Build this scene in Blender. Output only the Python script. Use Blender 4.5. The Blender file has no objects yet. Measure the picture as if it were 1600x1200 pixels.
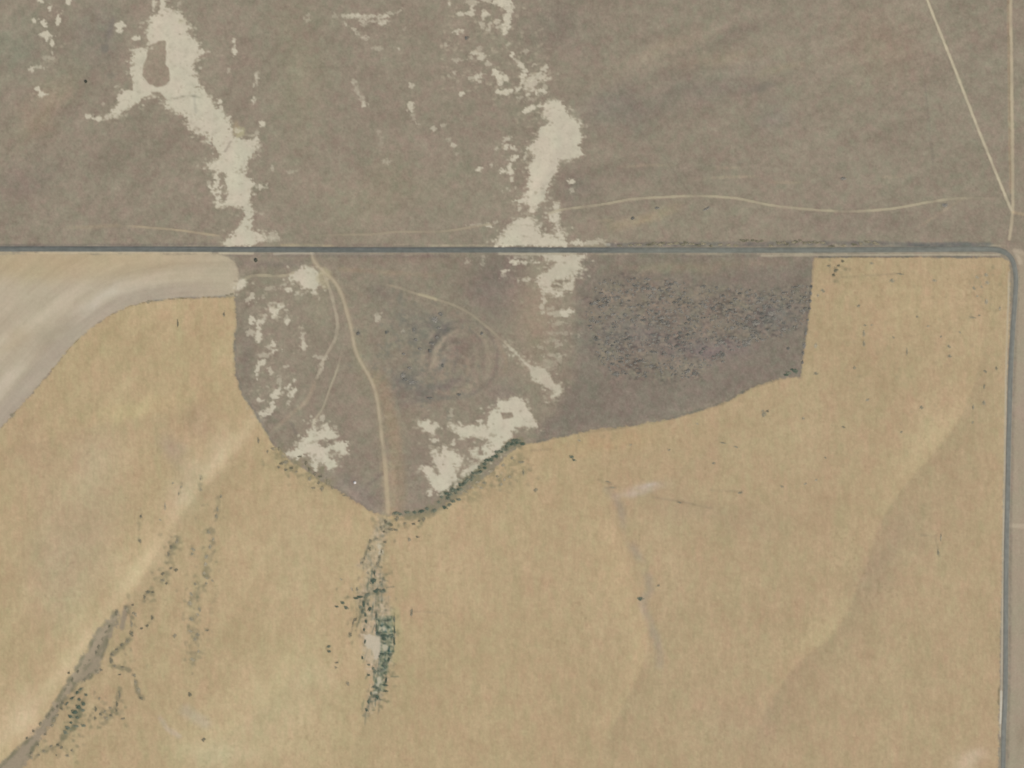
import bpy, math, random
import numpy as np

# ------------------------------------------------------------------ camera, sky, sun, exposure
scene = bpy.context.scene
W, H = 1600.0, 1200.0            # one metre of land per photograph pixel
ALT = 5000.0
cd = bpy.data.cameras.new("camera")
cam = bpy.data.objects.new("camera", cd)
scene.collection.objects.link(cam)
cam.location = (0, 0, ALT)
cam.rotation_euler = (0, 0, 0)
cd.sensor_width = 36.0
cd.lens = 36.0 * ALT / W
cd.clip_start = 1.0
cd.clip_end = 200000.0
scene.camera = cam

SUN_EL, SUN_AZ = 48.0, 135.0     # sun high in the south-east
world = bpy.data.worlds.new("World")
scene.world = world
world.use_nodes = True
nt = world.node_tree
bg = nt.nodes["Background"]
sky = nt.nodes.new("ShaderNodeTexSky")
sky.sky_type = 'NISHITA'
sky.sun_disc = False
sky.sun_elevation = math.radians(SUN_EL)
sky.sun_rotation = math.radians(SUN_AZ)
sky.dust_density = 2.0
nt.links.new(sky.outputs[0], bg.inputs[0])
bg.inputs[1].default_value = 0.10
sd = bpy.data.lights.new("sun", 'SUN')
sun = bpy.data.objects.new("sun", sd)
scene.collection.objects.link(sun)
sd.energy = 3.2
sd.angle = math.radians(0.53)
sd.color = (1.0, 0.955, 0.89)
sun.rotation_euler = (math.radians(90 - SUN_EL), 0, math.radians(180 - SUN_AZ))
scene.view_settings.view_transform = 'Standard'
scene.view_settings.look = 'None'
scene.view_settings.exposure = 0.0
scene.view_settings.gamma = 1.0
scene.cycles.filter_width = 1.75   # the soft lens and sensor of an aerial survey camera

# what a white surface would show under this sun and sky (linear), used to turn
# display colours read off the photograph into real surface reflectance
GAIN = np.array([1.09, 1.09, 1.145])

random.seed(7)
rng = np.random.default_rng(11)

# ------------------------------------------------------------------ land grid (photograph coordinates X right, Y down, metres)
STEP = 1.5
fx = np.arange(-30, 1630.01, STEP)
fy = np.arange(-30, 1230.01, STEP)
grow = []
d, t = 3.0, 0.0
while t < 14000:
    t += d
    d *= 1.17
    grow.append(t)
grow = np.array(grow)
gx = np.concatenate([fx[0] - grow[::-1], fx, fx[-1] + grow])
gy = np.concatenate([fy[0] - grow[::-1], fy, fy[-1] + grow])
NX, NY = len(gx), len(gy)
X, Y = np.meshgrid(gx, gy)       # shape NY, NX

NT = 256
TABLES = [rng.random((NT, NT)).astype(np.float32) for _ in range(6)]

def vnoise(x, y, seed=0):
    t = TABLES[seed % 6]
    ox, oy = (seed * 37.17) % 200, (seed * 91.73) % 200
    x = x + ox
    y = y + oy
    xi = np.floor(x).astype(np.int64)
    yi = np.floor(y).astype(np.int64)
    u = x - xi
    v = y - yi
    u = u * u * (3 - 2 * u)
    v = v * v * (3 - 2 * v)
    x0, y0 = xi % NT, yi % NT
    x1, y1 = (xi + 1) % NT, (yi + 1) % NT
    a = t[y0, x0] * (1 - u) + t[y0, x1] * u
    b = t[y1, x0] * (1 - u) + t[y1, x1] * u
    return (a * (1 - v) + b * v) * 2 - 1

def noise(x, y, sx, sy=None, seed=0, rot=0.0):
    """smooth noise of about sx by sy metres grain, turned by rot degrees"""
    sy = sy or sx
    # a fixed odd turn hides the lattice of isotropic noise
    if sx == sy:
        rot += 31 + 17 * (seed % 5)
    c, s = math.cos(math.radians(rot)), math.sin(math.radians(rot))
    return vnoise((x * c + y * s) / sx, (-x * s + y * c) / sy, seed)

def fbm(x, y, sx, sy=None, seed=0, rot=0.0, octs=3, gain=0.55):
    sy = sy or sx
    a, tot, out = 1.0, 0.0, 0
    for o in range(octs):
        out = out + a * noise(x, y, sx / 2 ** o, sy / 2 ** o, seed + o * 7, rot + (o * 13 if sx == sy else 0))
        tot += a
        a *= gain
    return out / tot * 1.35

def sstep(a, b, x):
    t = np.clip((x - a) / (b - a), 0, 1)
    return t * t * (3 - 2 * t)

def box(pts, pad):
    p = np.array(pts, float)
    i0 = max(0, np.searchsorted(gx, p[:, 0].min() - pad) - 1)
    i1 = min(NX, np.searchsorted(gx, p[:, 0].max() + pad) + 1)
    j0 = max(0, np.searchsorted(gy, p[:, 1].min() - pad) - 1)
    j1 = min(NY, np.searchsorted(gy, p[:, 1].max() + pad) + 1)
    return slice(j0, j1), slice(i0, i1)

def seg_dist(px, py, pts, closed=False):
    p = list(pts) + ([pts[0]] if closed else [])
    best = np.full(px.shape, 1e12)
    par = np.zeros(px.shape)
    n = len(p) - 1
    for k in range(n):
        ax, ay = p[k][:2]
        bx, by = p[k + 1][:2]
        dx, dy = bx - ax, by - ay
        L = dx * dx + dy * dy + 1e-9
        t = np.clip(((px - ax) * dx + (py - ay) * dy) / L, 0, 1)
        dd = (px - ax - t * dx) ** 2 + (py - ay - t * dy) ** 2
        m = dd < best
        best[m] = dd[m]
        par[m] = (k + t[m]) / n
    return np.sqrt(best), par

def inside(px, py, pts):
    r = np.zeros(px.shape, bool)
    n = len(pts)
    for k in range(n):
        ax, ay = pts[k]
        bx, by = pts[(k + 1) % n]
        if ay == by:
            continue
        c = ((ay > py) != (by > py)) & (px < (bx - ax) * (py - ay) / (by - ay) + ax)
        r ^= c
    return r

def sdist(px, py, pts):
    d, _ = seg_dist(px, py, pts, True)
    return np.where(inside(px, py, pts), d, -d)

def smooth_line(pts, n=6):
    """Catmull-Rom through the points"""
    p = np.array(pts, float)
    p = np.vstack([2 * p[0] - p[1], p, 2 * p[-1] - p[-2]])
    out = []
    for i in range(1, len(p) - 2):
        for t in np.linspace(0, 1, n, endpoint=False):
            out.append(0.5 * ((2 * p[i]) + (-p[i - 1] + p[i + 1]) * t + (2 * p[i - 1] - 5 * p[i] + 4 * p[i + 1] - p[i + 2]) * t * t
                              + (-p[i - 1] + 3 * p[i] - 3 * p[i + 1] + p[i + 2]) * t ** 3))
    out.append(p[-2])
    return [tuple(q) for q in out]

C = np.zeros((NY, NX, 3))        # display colour of the bare surface

def mask_poly(pts, soft=1.5, rag=2.0, rs=(6, 2.5), seed=3, pad=12):
    s = box(pts, pad + rag * 2)
    x, y = X[s], Y[s]
    d = sdist(x, y, pts)
    if rag:
        d = d + rag * (noise(x, y, rs[0], rs[1], seed) + 0.6 * noise(x, y, 1.9, 1.7, seed + 6) + 0.7 * noise(x, y, rs[1] * 1.2, rs[0] * 0.8, seed + 1) + 0.9 * noise(x, y, 2.4, 2.4, seed + 2) + 0.8 * noise(x, y, 13, 13, seed + 4))
    return s, sstep(-soft, soft, d)

def mask_line(pts, w, soft=1.5, rag=0.6, seed=5, fade=(0, 0), patch=0.0, ps=18):
    s = box(pts, w + soft * 2 + 4)
    x, y = X[s], Y[s]
    d, par = seg_dist(x, y, pts)
    d = d + rag * noise(x, y, 5, 5, seed)
    m = 1 - sstep(w / 2 - soft * 0.5, w / 2 + soft, d)
    if fade[0]:
        m = m * sstep(0, fade[0], par)
    if fade[1]:
        m = m * (1 - sstep(1 - fade[1], 1, par))
    if patch:
        m = m * np.clip(1 - patch + patch * (0.6 + 1.2 * noise(x, y, ps, ps, seed + 9)), 0, 1)
    return s, m

def paint(sm, col, a=1.0):
    s, m = sm
    m = (m * a)[..., None]
    C[s] = C[s] * (1 - m) + np.array(col, float) * m

def add(sm, dcol, a=1.0):
    s, m = sm
    C[s] = C[s] + (m * a)[..., None] * np.array(dcol, float)

def blob(cx, cy, w, h, col, a=1.0, rag=1.0, soft=1.3, rot=0, seed=1):
    r = max(w, h) / 2 + 5
    s = box([(cx - r, cy - r), (cx + r, cy + r)], 3)
    x, y = X[s] - cx, Y[s] - cy
    c, sn = math.cos(math.radians(rot)), math.sin(math.radians(rot))
    u, v = x * c + y * sn, -x * sn + y * c
    q = np.sqrt((u / (w / 2)) ** 2 + (v / (h / 2)) ** 2)
    d = (1 - q) * min(w, h) / 2 + rag * (noise(X[s], Y[s], 2.6, 2.6, seed) + 0.9 * noise(X[s], Y[s], 4.5, 3.6, seed + 3))
    paint((s, sstep(-soft, soft, d)), col, a)

GLOW = 1.3
def glow(cx, cy, w, h, dcol, rot=0):
    """broad soft tint: soil and cover colour, also painted light and shade of slopes"""
    r = max(w, h) * 1.3
    s = box([(cx - r, cy - r), (cx + r, cy + r)], 3)
    x, y = X[s] - cx, Y[s] - cy
    c, sn = math.cos(math.radians(rot)), math.sin(math.radians(rot))
    u, v = x * c + y * sn, -x * sn + y * c
    u = u + 0.12 * w * noise(X[s], Y[s], w * 0.25 + 8, w * 0.25 + 8, 2)
    v = v + 0.2 * h * noise(X[s], Y[s], h * 0.4 + 6, h * 0.4 + 6, 4)
    q = (u / (w / 2)) ** 2 + (v / (h / 2)) ** 2
    add((s, np.exp(-q * 1.6)), np.array(dcol, float) * GLOW)

# ------------------------------------------------------------------ outlines read off the photograph
ROAD = smooth_line([(-60, 389), (0, 389), (200, 389.3), (400, 390), (600, 390.5), (800, 390.6), (950, 391), (1100, 391), (1250, 391), (1400, 390),
                    (1500, 389.5), (1545, 389.5), (1562, 391.5), (1574, 397), (1582, 407), (1586, 422), (1587.5, 440), (1586, 470), (1583, 510),
                    (1580, 560), (1578, 620), (1576, 700), (1574.5, 780), (1573, 840), (1572, 920), (1571.5, 1000), (1571, 1080),
                    (1568.5, 1140), (1567.5, 1200), (1566, 1260)], 5)
ROAD = [(-14000, 389)] + ROAD + [(1560, 14000)]

TAN = [(-14000, 15000), (-14000, 9000), (-60, 760), (-20, 700), (0, 672), (20, 648), (50, 615), (85, 573), (110, 543), (128, 525), (150, 507), (175, 491), (205, 478), (235, 471), (280, 466),
       (330, 464.5), (366, 463), (369, 500), (365, 538), (366, 560), (368, 585), (374, 608), (384, 626), (397, 645), (412, 670), (424, 690), (432, 700),
       (444, 707), (455, 722), (478, 735), (500, 751), (530, 768), (556, 784), (576, 797), (590, 803), (605, 808), (640, 806), (670, 801), (692, 792),
       (706, 781), (722, 772), (745, 755), (768, 738), (783, 722), (795, 708), (808, 698), (830, 692), (846, 690), (860, 685), (892, 680), (900, 677), (922, 672), (940, 669), (975, 668), (1000, 663), (1050, 654), (1100, 640),
       (1130, 630), (1150, 620), (1172, 607), (1190, 600), (1215, 593), (1250, 588), (1254, 560), (1261, 510), (1266, 470), (1268, 430), (1272, 403), (1400, 402), (1500, 402.5), (1565, 401.5),
       (1576, 408), (1578, 425), (1577.5, 500), (1573, 600), (1570, 700), (1567.5, 800), (1566, 900), (1563, 1000), (1561, 1100), (1560, 1180), (1558, 1260), (1553, 15000)]
PALE = [(-14000, 394), (0, 394), (200, 394.5), (340, 396.5), (356, 401), (366, 408), (372, 422), (373, 438), (368, 452), (366, 463), (330, 464.5), (280, 466), (235, 471), (205, 478), (175, 491),
        (150, 507), (128, 525), (110, 543), (85, 573), (50, 615), (20, 648), (0, 672), (-20, 700), (-60, 760), (-14000, 9000)]
TRIANGLE = [(366, 463), (369, 500), (365, 538), (368, 585), (384, 626), (412, 670), (444, 710), (500, 751), (556, 784), (605, 808), (670, 801), (722, 772),
            (783, 722), (808, 698), (860, 685), (940, 669), (1000, 663), (1100, 640), (1172, 607), (1250, 588), (1261, 510), (1272, 403), (372, 396)]
EAST = [(1590, 394), (15000, 388), (15000, 15000), (1566, 15000), (1576, 1200), (1579, 1080), (1580, 1000), (1582, 800), (1585, 640), (1591, 500), (1593, 440), (1592, 415)]

# ------------------------------------------------------------------ relief (metres): gentle swales and a shallow dug bowl
Z = 0.9 * fbm(X, Y, 420, 420, 21, octs=2) + 0.55 * fbm(X, Y, 120, 120, 3, octs=2)
def swale(pts, depth, w, one=1.0):
    global Z
    pts = smooth_line(pts, 4)
    s = box(pts, w * 5)
    x, y = X[s], Y[s]
    d, par = seg_dist(x, y, pts)
    endf = sstep(0, 0.15, par) * (1 - sstep(0.85, 1, par))
    d = np.sqrt(d * d + 9) - 3
    Z[s] -= depth * np.exp(-d / w) * endf
swale([(1545, 470), (1530, 570), (1505, 645), (1462, 705), (1412, 762), (1374, 822), (1348, 900), (1308, 985), (1250, 1035), (1215, 1080), (1185, 1140), (1150, 1240)], 3.9, 36)
swale([(850, 715), (925, 775), (960, 820), (985, 880), (1005, 950), (1012, 1010), (1000, 1050), (978, 1095), (950, 1150), (925, 1240)], 2.6, 28)
swale([(400, 640), (355, 720), (306, 775), (262, 835), (205, 930), (160, 1000), (110, 1075), (60, 1135), (0, 1195), (-80, 1270)], 2.6, 26)
swale([(608, 760), (598, 830), (585, 900), (590, 1000), (585, 1080), (560, 1150), (520, 1260)], 1.4, 24)
swale([(-60, 720), (60, 690), (140, 668), (230, 650), (330, 610)], 0.7, 18)
swale([(480, 1000), (440, 1080), (380, 1130), (300, 1190), (250, 1250)], 1.3, 30)
swale([(1140, 660), (1080, 720), (1010, 760), (930, 800)], 0.9, 20)
swale([(235, -60), (262, 60), (300, 150), (370, 220), (372, 300), (388, 370)], 1.6, 22)
swale([(780, -60), (800, 80), (850, 160), (870, 220), (840, 310), (838, 385)], 1.5, 22)
swale([(1600, 60), (1400, 90), (1250, 110), (1100, 95), (960, 130), (890, 190)], 1.3, 30)
swale([(0, 230), (80, 180), (150, 90), (175, -20)], 1.3, 26)
# dug bowl with a spoil rim, and a low spoil heap beside it
dx, dy = (X - 716) / 44.0, (Y - 566) / 48.0
r = np.sqrt(dx * dx + dy * dy)
Z += 1.5 * np.exp(-((r - 1.0) / 0.13) ** 2) * sstep(-0.9, 0.5, -dy) - 0.8 * np.exp(-(r / 0.7) ** 2)
Z += 0.8 * np.exp(-((r - 0.62) / 0.08) ** 2) * sstep(-0.6, 0.6, dx * 0.4 - dy)
Z += 1.2 * np.exp(-(((X - 690) * 0.8 + (Y - 586) * 0.6) / 9) ** 2 - (((Y - 586) * 0.8 - (X - 690) * 0.6) / 26) ** 2)
# the road runs on level ground
roadd = np.full(X.shape, 1e6)
for part in (ROAD,):
    s = box([p for p in part if abs(p[0]) < 3000 and abs(p[1]) < 3000], 80)
    dd, _ = seg_dist(X[s], Y[s], [p for p in part if abs(p[0]) < 14500])
    roadd[s] = np.minimum(roadd[s], dd)
Z *= 0.04 + 0.96 * sstep(7, 55, roadd)
Z *= 1 - sstep(1500, 6000, np.hypot(X - 800, Y - 600)) * 0.9

# ------------------------------------------------------------------ cover colours, with some swale light and shade painted in
G1 = fbm(X, Y, 70, 70, 1, octs=4)
G2 = fbm(X, Y, 26, 26, 2, octs=3)
G3 = noise(X, Y, 5.5, 5.5, 3)
G4 = noise(X, Y, 2.4, 3.2, 4)
G5 = noise(X, Y, 1.7, 1.7, 5)
HUE = fbm(X, Y, 46, 46, 8, octs=4, gain=0.8)

def tint(base, lum, hue):
    return np.array(base, float) + lum[..., None] * np.array([1.0, 0.97, 0.88]) + hue[..., None] * np.array([1.0, -0.55, 0.1])

# rangeland
streak = fbm(X, Y, 90, 16, 12, rot=-52, octs=3) * (1 - sstep(380, 640, X)) + fbm(X, Y, 110, 18, 13, rot=-22, octs=3) * sstep(700, 960, X) * (1 - sstep(260, 420, Y))
C[:] = tint((145.5, 134.5, 117.5), 3.4 * G1 + 3.6 * G2 + 4.0 * G3 + 4.6 * G4 + 4.0 * G5 + 4.2 * streak + 3.2 * noise(X, Y, 11, 8, 16), 1.9 * HUE + 1.6 * noise(X, Y, 9, 9, 15) + 1.5 * noise(X, Y, 5, 6, 17))
# broad differences in the range
for g in [(70, 170, 200, 60, (5, 2, 0), -50), (30, 70, 90, 90, (-5, 1, 0), 0), (110, 110, 60, 120, (-5, -3, -3), 15), (200, 240, 150, 90, (-4, -3, -3), -35), (150, 60, 80, 120, (-3, -2, 0), 10),
          (1040, 75, 180, 34, (5, 4, 2), -24), (1130, 90, 170, 26, (4, 3, 1), -8), (1150, 52, 150, 22, (-6, -5, -4), -22), (1215, 108, 120, 16, (6, 6, 3), -12), (1080, 140, 330, 60, (-6, -5, -3), -14),
          (1180, 138, 60, 22, (-5, -5, -3), -20), (870, 40, 150, 90, (-6, -6, -4), 20), (960, 175, 160, 80, (-4, -3, -1), 0), (1370, 90, 180, 180, (2, 0, -1), 0),
          (470, 100, 90, 300, (1, 2, 0), 0), (30, 290, 160, 60, (-3, -4, -2), -30), (1000, 270, 260, 50, (-4, -4, -3), 0), (1500, 360, 180, 60, (-2, -3, -2), 0),
          (1330, 350, 300, 50, (-3, -3, -2), 0), (1210, 180, 60, 50, (-4, -2, 0), 0), (1010, 342, 130, 30, (4, 3, 1.5), -22), (900, 300, 80, 60, (-6, -5, -3), -20), (600, 300, 260, 120, (1, 2, 0), 0)]:
    glow(*g[:4], g[4], g[5])

rl = random.Random(31)
for q_ in range(150):
    if rl.random() < .5: x0, y0, a_ = rl.uniform(-10, 430), rl.uniform(0, 370), rl.gauss(128, 14)
    else: x0, y0, a_ = rl.uniform(760, 1570), rl.uniform(0, 370), rl.gauss(160, 14)
    if 600 < x0 < 900: a_ = rl.gauss(90, 20)
    L_ = rl.uniform(18, 80); ca, sa = math.cos(math.radians(a_)), math.sin(math.radians(a_))
    dl = rl.choice([-1, -1, 1]) * rl.uniform(2, 5.5)
    add(mask_line([(x0, y0), (x0 + ca * L_ * .5 + rl.gauss(0, 3), y0 + sa * L_ * .5 + rl.gauss(0, 3)), (x0 + ca * L_, y0 + sa * L_)], rl.uniform(1.5, 3.5), 2.2, 2.2, seed=q_, fade=(.3, .3), patch=.4), (dl, dl, dl * .8))
# enclosed triangle: browner and a little darker
s, m = mask_poly(TRIANGLE, 6, 0)
C[s] += m[..., None] * np.array([-1.5, -1.5, -1.5])
for g in [(775, 440, 110, 130, (-9, -9, -5), 25), (660, 515, 120, 70, (-9, -5, -3), 25), (640, 595, 60, 44, (-13, -10, -4), 10), (672, 612, 110, 26, (-9, -8, -3), -20),
          (690, 508, 44, 30, (-9, -6, -2), 20), (600, 455, 60, 30, (-7, -7, -4), 0), (500, 480, 40, 90, (1, 3, 1), 0), (385, 560, 30, 160, (-7, -6, -4), 0), (420, 650, 70, 40, (-6, -5, -4), 40),
          (545, 720, 90, 90, (-2, -3, -2), 0), (650, 730, 60, 110, (-4, -4, -3), 0), (835, 520, 70, 230, (6, 4.5, 3), 0), (790, 620, 80, 70, (-4, -3, -1), 0), (560, 770, 100, 40, (-4, -4, -1), 30),
          (430, 412, 120, 16, (-6, -6, -3), 0), (650, 405, 220, 16, (-3, -5, -4), 0), (840, 470, 90, 130, (2, 1, 0), 0), (565, 560, 30, 140, (2, 3, 1), 0), (620, 650, 90, 120, (1, 0, -1), 0)]:
    glow(*g[:4], g[4], g[5])
SCRUB = [(905, 400), (1272, 400), (1266, 470), (1256, 560), (1250, 588), (1215, 593), (1172, 607), (1130, 630), (1050, 654), (1000, 663), (930, 672), (860, 685), (842, 690), (840, 670), (870, 640), (893, 600), (900, 540), (903, 470)]
s, m = mask_poly(SCRUB, 12, 3, (14, 10))
C[s] += m[..., None] * np.array([-11.5, -10.5, -6.5])
glow(1060, 418, 300, 26, (8, 7.5, 3)); glow(1180, 412, 180, 16, (5, 4, 2)); glow(1120, 640, 220, 30, (3, 2, 0), -18)
DENSE = [(935, 440), (1000, 432), (1090, 446), (1180, 452), (1262, 445), (1262, 500), (1240, 520), (1150, 545), (1085, 592), (960, 590), (930, 555), (915, 490)]
s, m = mask_poly(DENSE, 16, 8, (20, 12))
x, y = X[s], Y[s]
sp = np.clip(noise(x, y, 7, 3.2, 31) * 0.8 + noise(x, y, 3.4, 2.6, 32) * 0.8 + 0.5 * noise(x, y, 22, 14, 33), 0, 1.5)
sp2 = np.clip(noise(x, y, 4.5, 3.2, 34) - 0.1, 0, 1)
C[s] += (m * sp)[..., None] * np.array([-22, -19.5, -15.5]) + (m * sp2)[..., None] * np.array([17, 12, 7])
glow(1205, 492, 110, 50, (-9, -7, -2), -10); glow(1000, 525, 170, 70, (-4, -3, 0)); glow(1110, 545, 120, 36, (-4, -5, 1))

# pale fallow field in the north-west
s, mp = mask_poly(PALE, 2.0, 0.8)
x, y = X[s], Y[s]
CURVE = smooth_line([(-700, 1300), (-200, 850), (-60, 740), (0, 655), (50, 597), (100, 540), (150, 498), (205, 470), (280, 458), (366, 456), (520, 456)], 3)
dcv, _ = seg_dist(x, y, CURVE)
bands = 0.5 * np.sin(dcv / 7.5 + 1.2 * noise(x, y, 60, 60, 4)) + fbm(dcv * 1.0, x * 0.15, 9, 14, 41, octs=3)
far = sstep(26, 100, dcv)
flow = fbm(x, y, 120, 13, 43, rot=-36, octs=3)
lum = 3.2 * bands * (1 - 0.6 * far) + 3.5 * flow + 1.6 * noise(x, y, 5, 5, 44) + 1.5 * G4[s]
pc = tint((182.5, 168.8, 146.5), 0.85 * lum + 1.6 * G3[s] + 1.5 * G5[s] + 2.5 * noise(dcv, x * 0.2, 3.0, 8, 45), 1.8 * HUE[s])
top = (1 - sstep(405, 452, y)) * (1 - sstep(190, 420, x))
pc += top[..., None] * np.array([-1, -5, -12.0])
edge = 1 - sstep(4, 26, dcv)
pc += (edge * (1 - sstep(230, 380, x)))[..., None] * np.array([-8, -8, -4.0])
C[s] = C[s] * (1 - mp[..., None]) + pc * mp[..., None]
for g in [(210, 448, 200, 26, (6, 6, 7), -22), (60, 500, 200, 26, (6, 6, 6), -36), (15, 590, 110, 26, (8, 8, 9), -50), (150, 470, 150, 20, (5, 6, 8), -36), (90, 520, 130, 24, (-9, -9, -8), -40),
          (60, 430, 260, 40, (-1, -2, -4), 0), (290, 420, 150, 20, (0, 1, 2), 0), (25, 530, 90, 30, (-5, -6, -8), -40)]:
    glow(*g[:4], g[4], g[5])

for off, w, dc in [(30, 7, 6), (44, 5, -5), (58, 8, 6), (78, 10, 7), (96, 7, -5), (14, 4, -4), (21, 4, 5)]:
    s2, _m = mask_poly(PALE, 2.0, 0.8)
    g_ = np.exp(-((dcv - off - 3 * noise(x, y, 60, 60, 46)) / w) ** 2) * (1 - sstep(250, 420, x)) * np.clip(0.6 + 0.8 * noise(x, y, 70, 30, 47), 0, 1)
    C[s2] += 0.75 * (g_ * mp)[..., None] * np.array([dc, dc, dc * 1.0])
GLOW = 1.2
# tan stubble field
s, mt = mask_poly(TAN, 1.4, 1.1, (5, 3))
x, y = X[s], Y[s]
vert = fbm(x, y, 9, 60, 51, rot=0, octs=3)
diag = fbm(x, y, 130, 22, 52, rot=-55, octs=2)
lw = 1 - sstep(350, 700, x)
speck = np.clip(noise(x, y, 4.2, 4.2, 53) - 0.45, 0, 1) * np.clip(0.3 + G1[s], 0, 1)
lum = 2.2 * vert + 3.0 * diag * lw + 2.6 * G1[s] + 2.2 * G2[s] + 2.8 * G3[s] + 3.6 * G4[s] + 3.2 * G5[s] - 18 * speck + 1.6 * noise(x, y, 12, 18, 57) + 2.6 * noise(x, y, 2.0, 12, 58)
hu = 2.9 * fbm(x, y, 22, 46, 55, octs=4, gain=0.8) + 1.0 * vert + 1.3 * noise(x, y, 6, 8, 56)
tc = tint((184.5, 163.3, 128.5), 1.15 * lum + 2.6 * fbm(x, y, 150, 230, 59, octs=2), hu)
tc -= sstep(700, 1100, x)[..., None] * np.array([4, 4, 2.0])
C[s] = C[s] * (1 - mt[..., None]) + tc * mt[..., None]
for g in [(1420, 470, 260, 120, (3, 3, 2), 0), (1500, 570, 120, 260, (0, 0, 0), 20), (700, 870, 300, 200, (0, -1, 0), 0), (960, 880, 70, 220, (5, 4, 3), -15), (1000, 1010, 40, 120, (3, 3, 2), 10),  # last two: sunlight on the mid swale's west side, painted lighter
          (430, 1110, 230, 140, (5, 7, 6), -30), (350, 1170, 200, 60, (3, 5, 4), 0), (480, 1060, 80, 60, (3, 4, 4), -30), (130, 820, 160, 300, (0, 2, 5), 20), (120, 1000, 120, 260, (6, 7, 6), 38), (40, 1120, 90, 110, (8, 9, 10), 38), (290, 760, 60, 120, (5, 7, 10), 38), (345, 700, 50, 90, (7, 9, 10), 25), (225, 880, 50, 130, (9, 10, 9), 36),  # includes painted sunlight along the south-west swale's bright side
          (1520, 1185, 70, 34, (14, 14, 18), -20), (1440, 690, 160, 40, (4, 5, 4), -42), (1280, 985, 120, 40, (4, 6, 4), -45), (210, 640, 190, 40, (5, 6, 3), -10), (330, 1180, 160, 60, (3, 6, 6), 0),  # includes the right swale's sunlit flank, lightened in colour
          (270, 700, 80, 40, (-6, -4, 2), 60), (310, 665, 60, 60, (-4, -6, -2), 0), (960, 690, 200, 40, (2, -1, -2), -8), (1110, 560, 1, 1, (0, 0, 0), 0), (60, 720, 120, 160, (-1, -2, 0), 0),
          (1100, 800, 300, 60, (-4, -4, -2), 10), (1390, 870, 240, 70, (-6, -6, -3), -48), (1500, 760, 90, 190, (-2, -3, -2), 15), (1180, 1120, 200, 120, (-2, -3, -1), 0), (470, 870, 160, 200, (2, 3, 3), 0), (900, 620, 10, 10, (0, 0, 0), 0)]:  # includes the right swale's shaded flank, darkened in colour
    glow(*g[:4], g[4], g[5])
# faint tillage hairlines
for k in range(70):
    x0 = random.uniform(30, 1560); y0 = random.uniform(500, 1180); L = random.uniform(20, 90)
    if x0 > 372 and x0 < 1262 and y0 < 830: continue
    dl = random.choice([-1, -1, 1]) * random.uniform(1.5, 4)
    add(mask_line([(x0, y0), (x0 + random.uniform(-2, 2), y0 + L)], 1.2, 1.2, 0.2, seed=k, fade=(0.3, 0.3)), (dl, dl, dl * 0.9))

# eastern verge field
s, m = mask_poly(EAST, 2.0, 0.5)
x, y = X[s], Y[s]
ec = tint((162, 149, 128.5), 2.4 * fbm(x, y, 3, 60, 61, octs=2) + 2.2 * G3[s] + 1.6 * G4[s], 3.0 * HUE[s])
C[s] = C[s] * (1 - m[..., None]) + ec * m[..., None]
add(mask_line([(1574, 821), (1600, 822), (1700, 823)], 5, 3, 0.5), (14, 13, 12)); glow(1597, 1150, 24, 60, (-7, -8, -8))
glow(1598, 620, 20, 200, (2, 0, 2))

# ------------------------------------------------------------------ field margins, gully, drainage
darkg, dullg, greyp = (118, 115, 94), (134, 128, 104), (150, 137, 120)
add(mask_line([(368, 470), (366, 540), (367, 580), (376, 610), (400, 648), (425, 690)], 4, 3, 0.8, patch=0.5), (-13, -9, -6))
add(mask_line([(840, 690), (900, 677), (975, 668), (1050, 654), (1130, 630), (1172, 607), (1215, 593)], 3, 2, 0.8, patch=0.6), (-20, -14, -10))
add(mask_line([(1250, 590), (1256, 545), (1262, 500), (1267, 450), (1271, 410)], 3.5, 2, 0.8, patch=0.5), (-14, -11, -6))
add(mask_line([(1280, 401.5), (1400, 401), (1500, 401.5), (1568, 401)], 2.6, 1.2, 0.4, patch=0.8, ps=26), (-34, -28, -20))
add(mask_line([(235, 471), (280, 466), (366, 463)], 3, 2, 0.6, patch=0.6), (-20, -14, -8))
add(mask_line([(500, 751), (556, 784), (590, 802)], 5, 4, 1), (-8, -8, -6))
# the hedge-like weedy margin below the salt
MARG = smooth_line([(640, 806), (672, 798), (700, 778), (724, 757), (750, 733), (775, 711), (796, 694), (812, 690)], 4)
paint(mask_line(MARG, 15, 4, 3.0, patch=0.5, ps=14), (132, 126, 103), 0.75)
paint(mask_line([(690, 772), (712, 752), (735, 741), (755, 724), (775, 708), (795, 694)], 6, 2, 1.5, patch=0.25, ps=9), (110, 112, 94), 0.75)
for (bx, by, w, h, a) in [(760, 752, 70, 26, 0.5), (795, 735, 60, 30, 0.45), (812, 716, 30, 24, 0.4), (730, 775, 60, 22, 0.4), (465, 728, 60, 22, 0.5), (497, 752, 44, 26, 0.6), (440, 712, 34, 18, 0.45), (600, 815, 60, 20, 0.4)]:
    s = box([(bx - w, by - h), (bx + w, by + h)], 3)
    q = ((X[s] - bx) / (w / 2)) ** 2 + ((Y[s] - by) / (h / 2)) ** 2
    mm = np.exp(-q) * np.clip(0.5 + 1.2 * noise(X[s], Y[s], 7, 5, 71) + 0.6 * noise(X[s], Y[s], 3, 3, 72), 0, 1.2)
    paint((s, np.clip(mm, 0, 1)), (143, 133, 104), a * 1.3)
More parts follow.
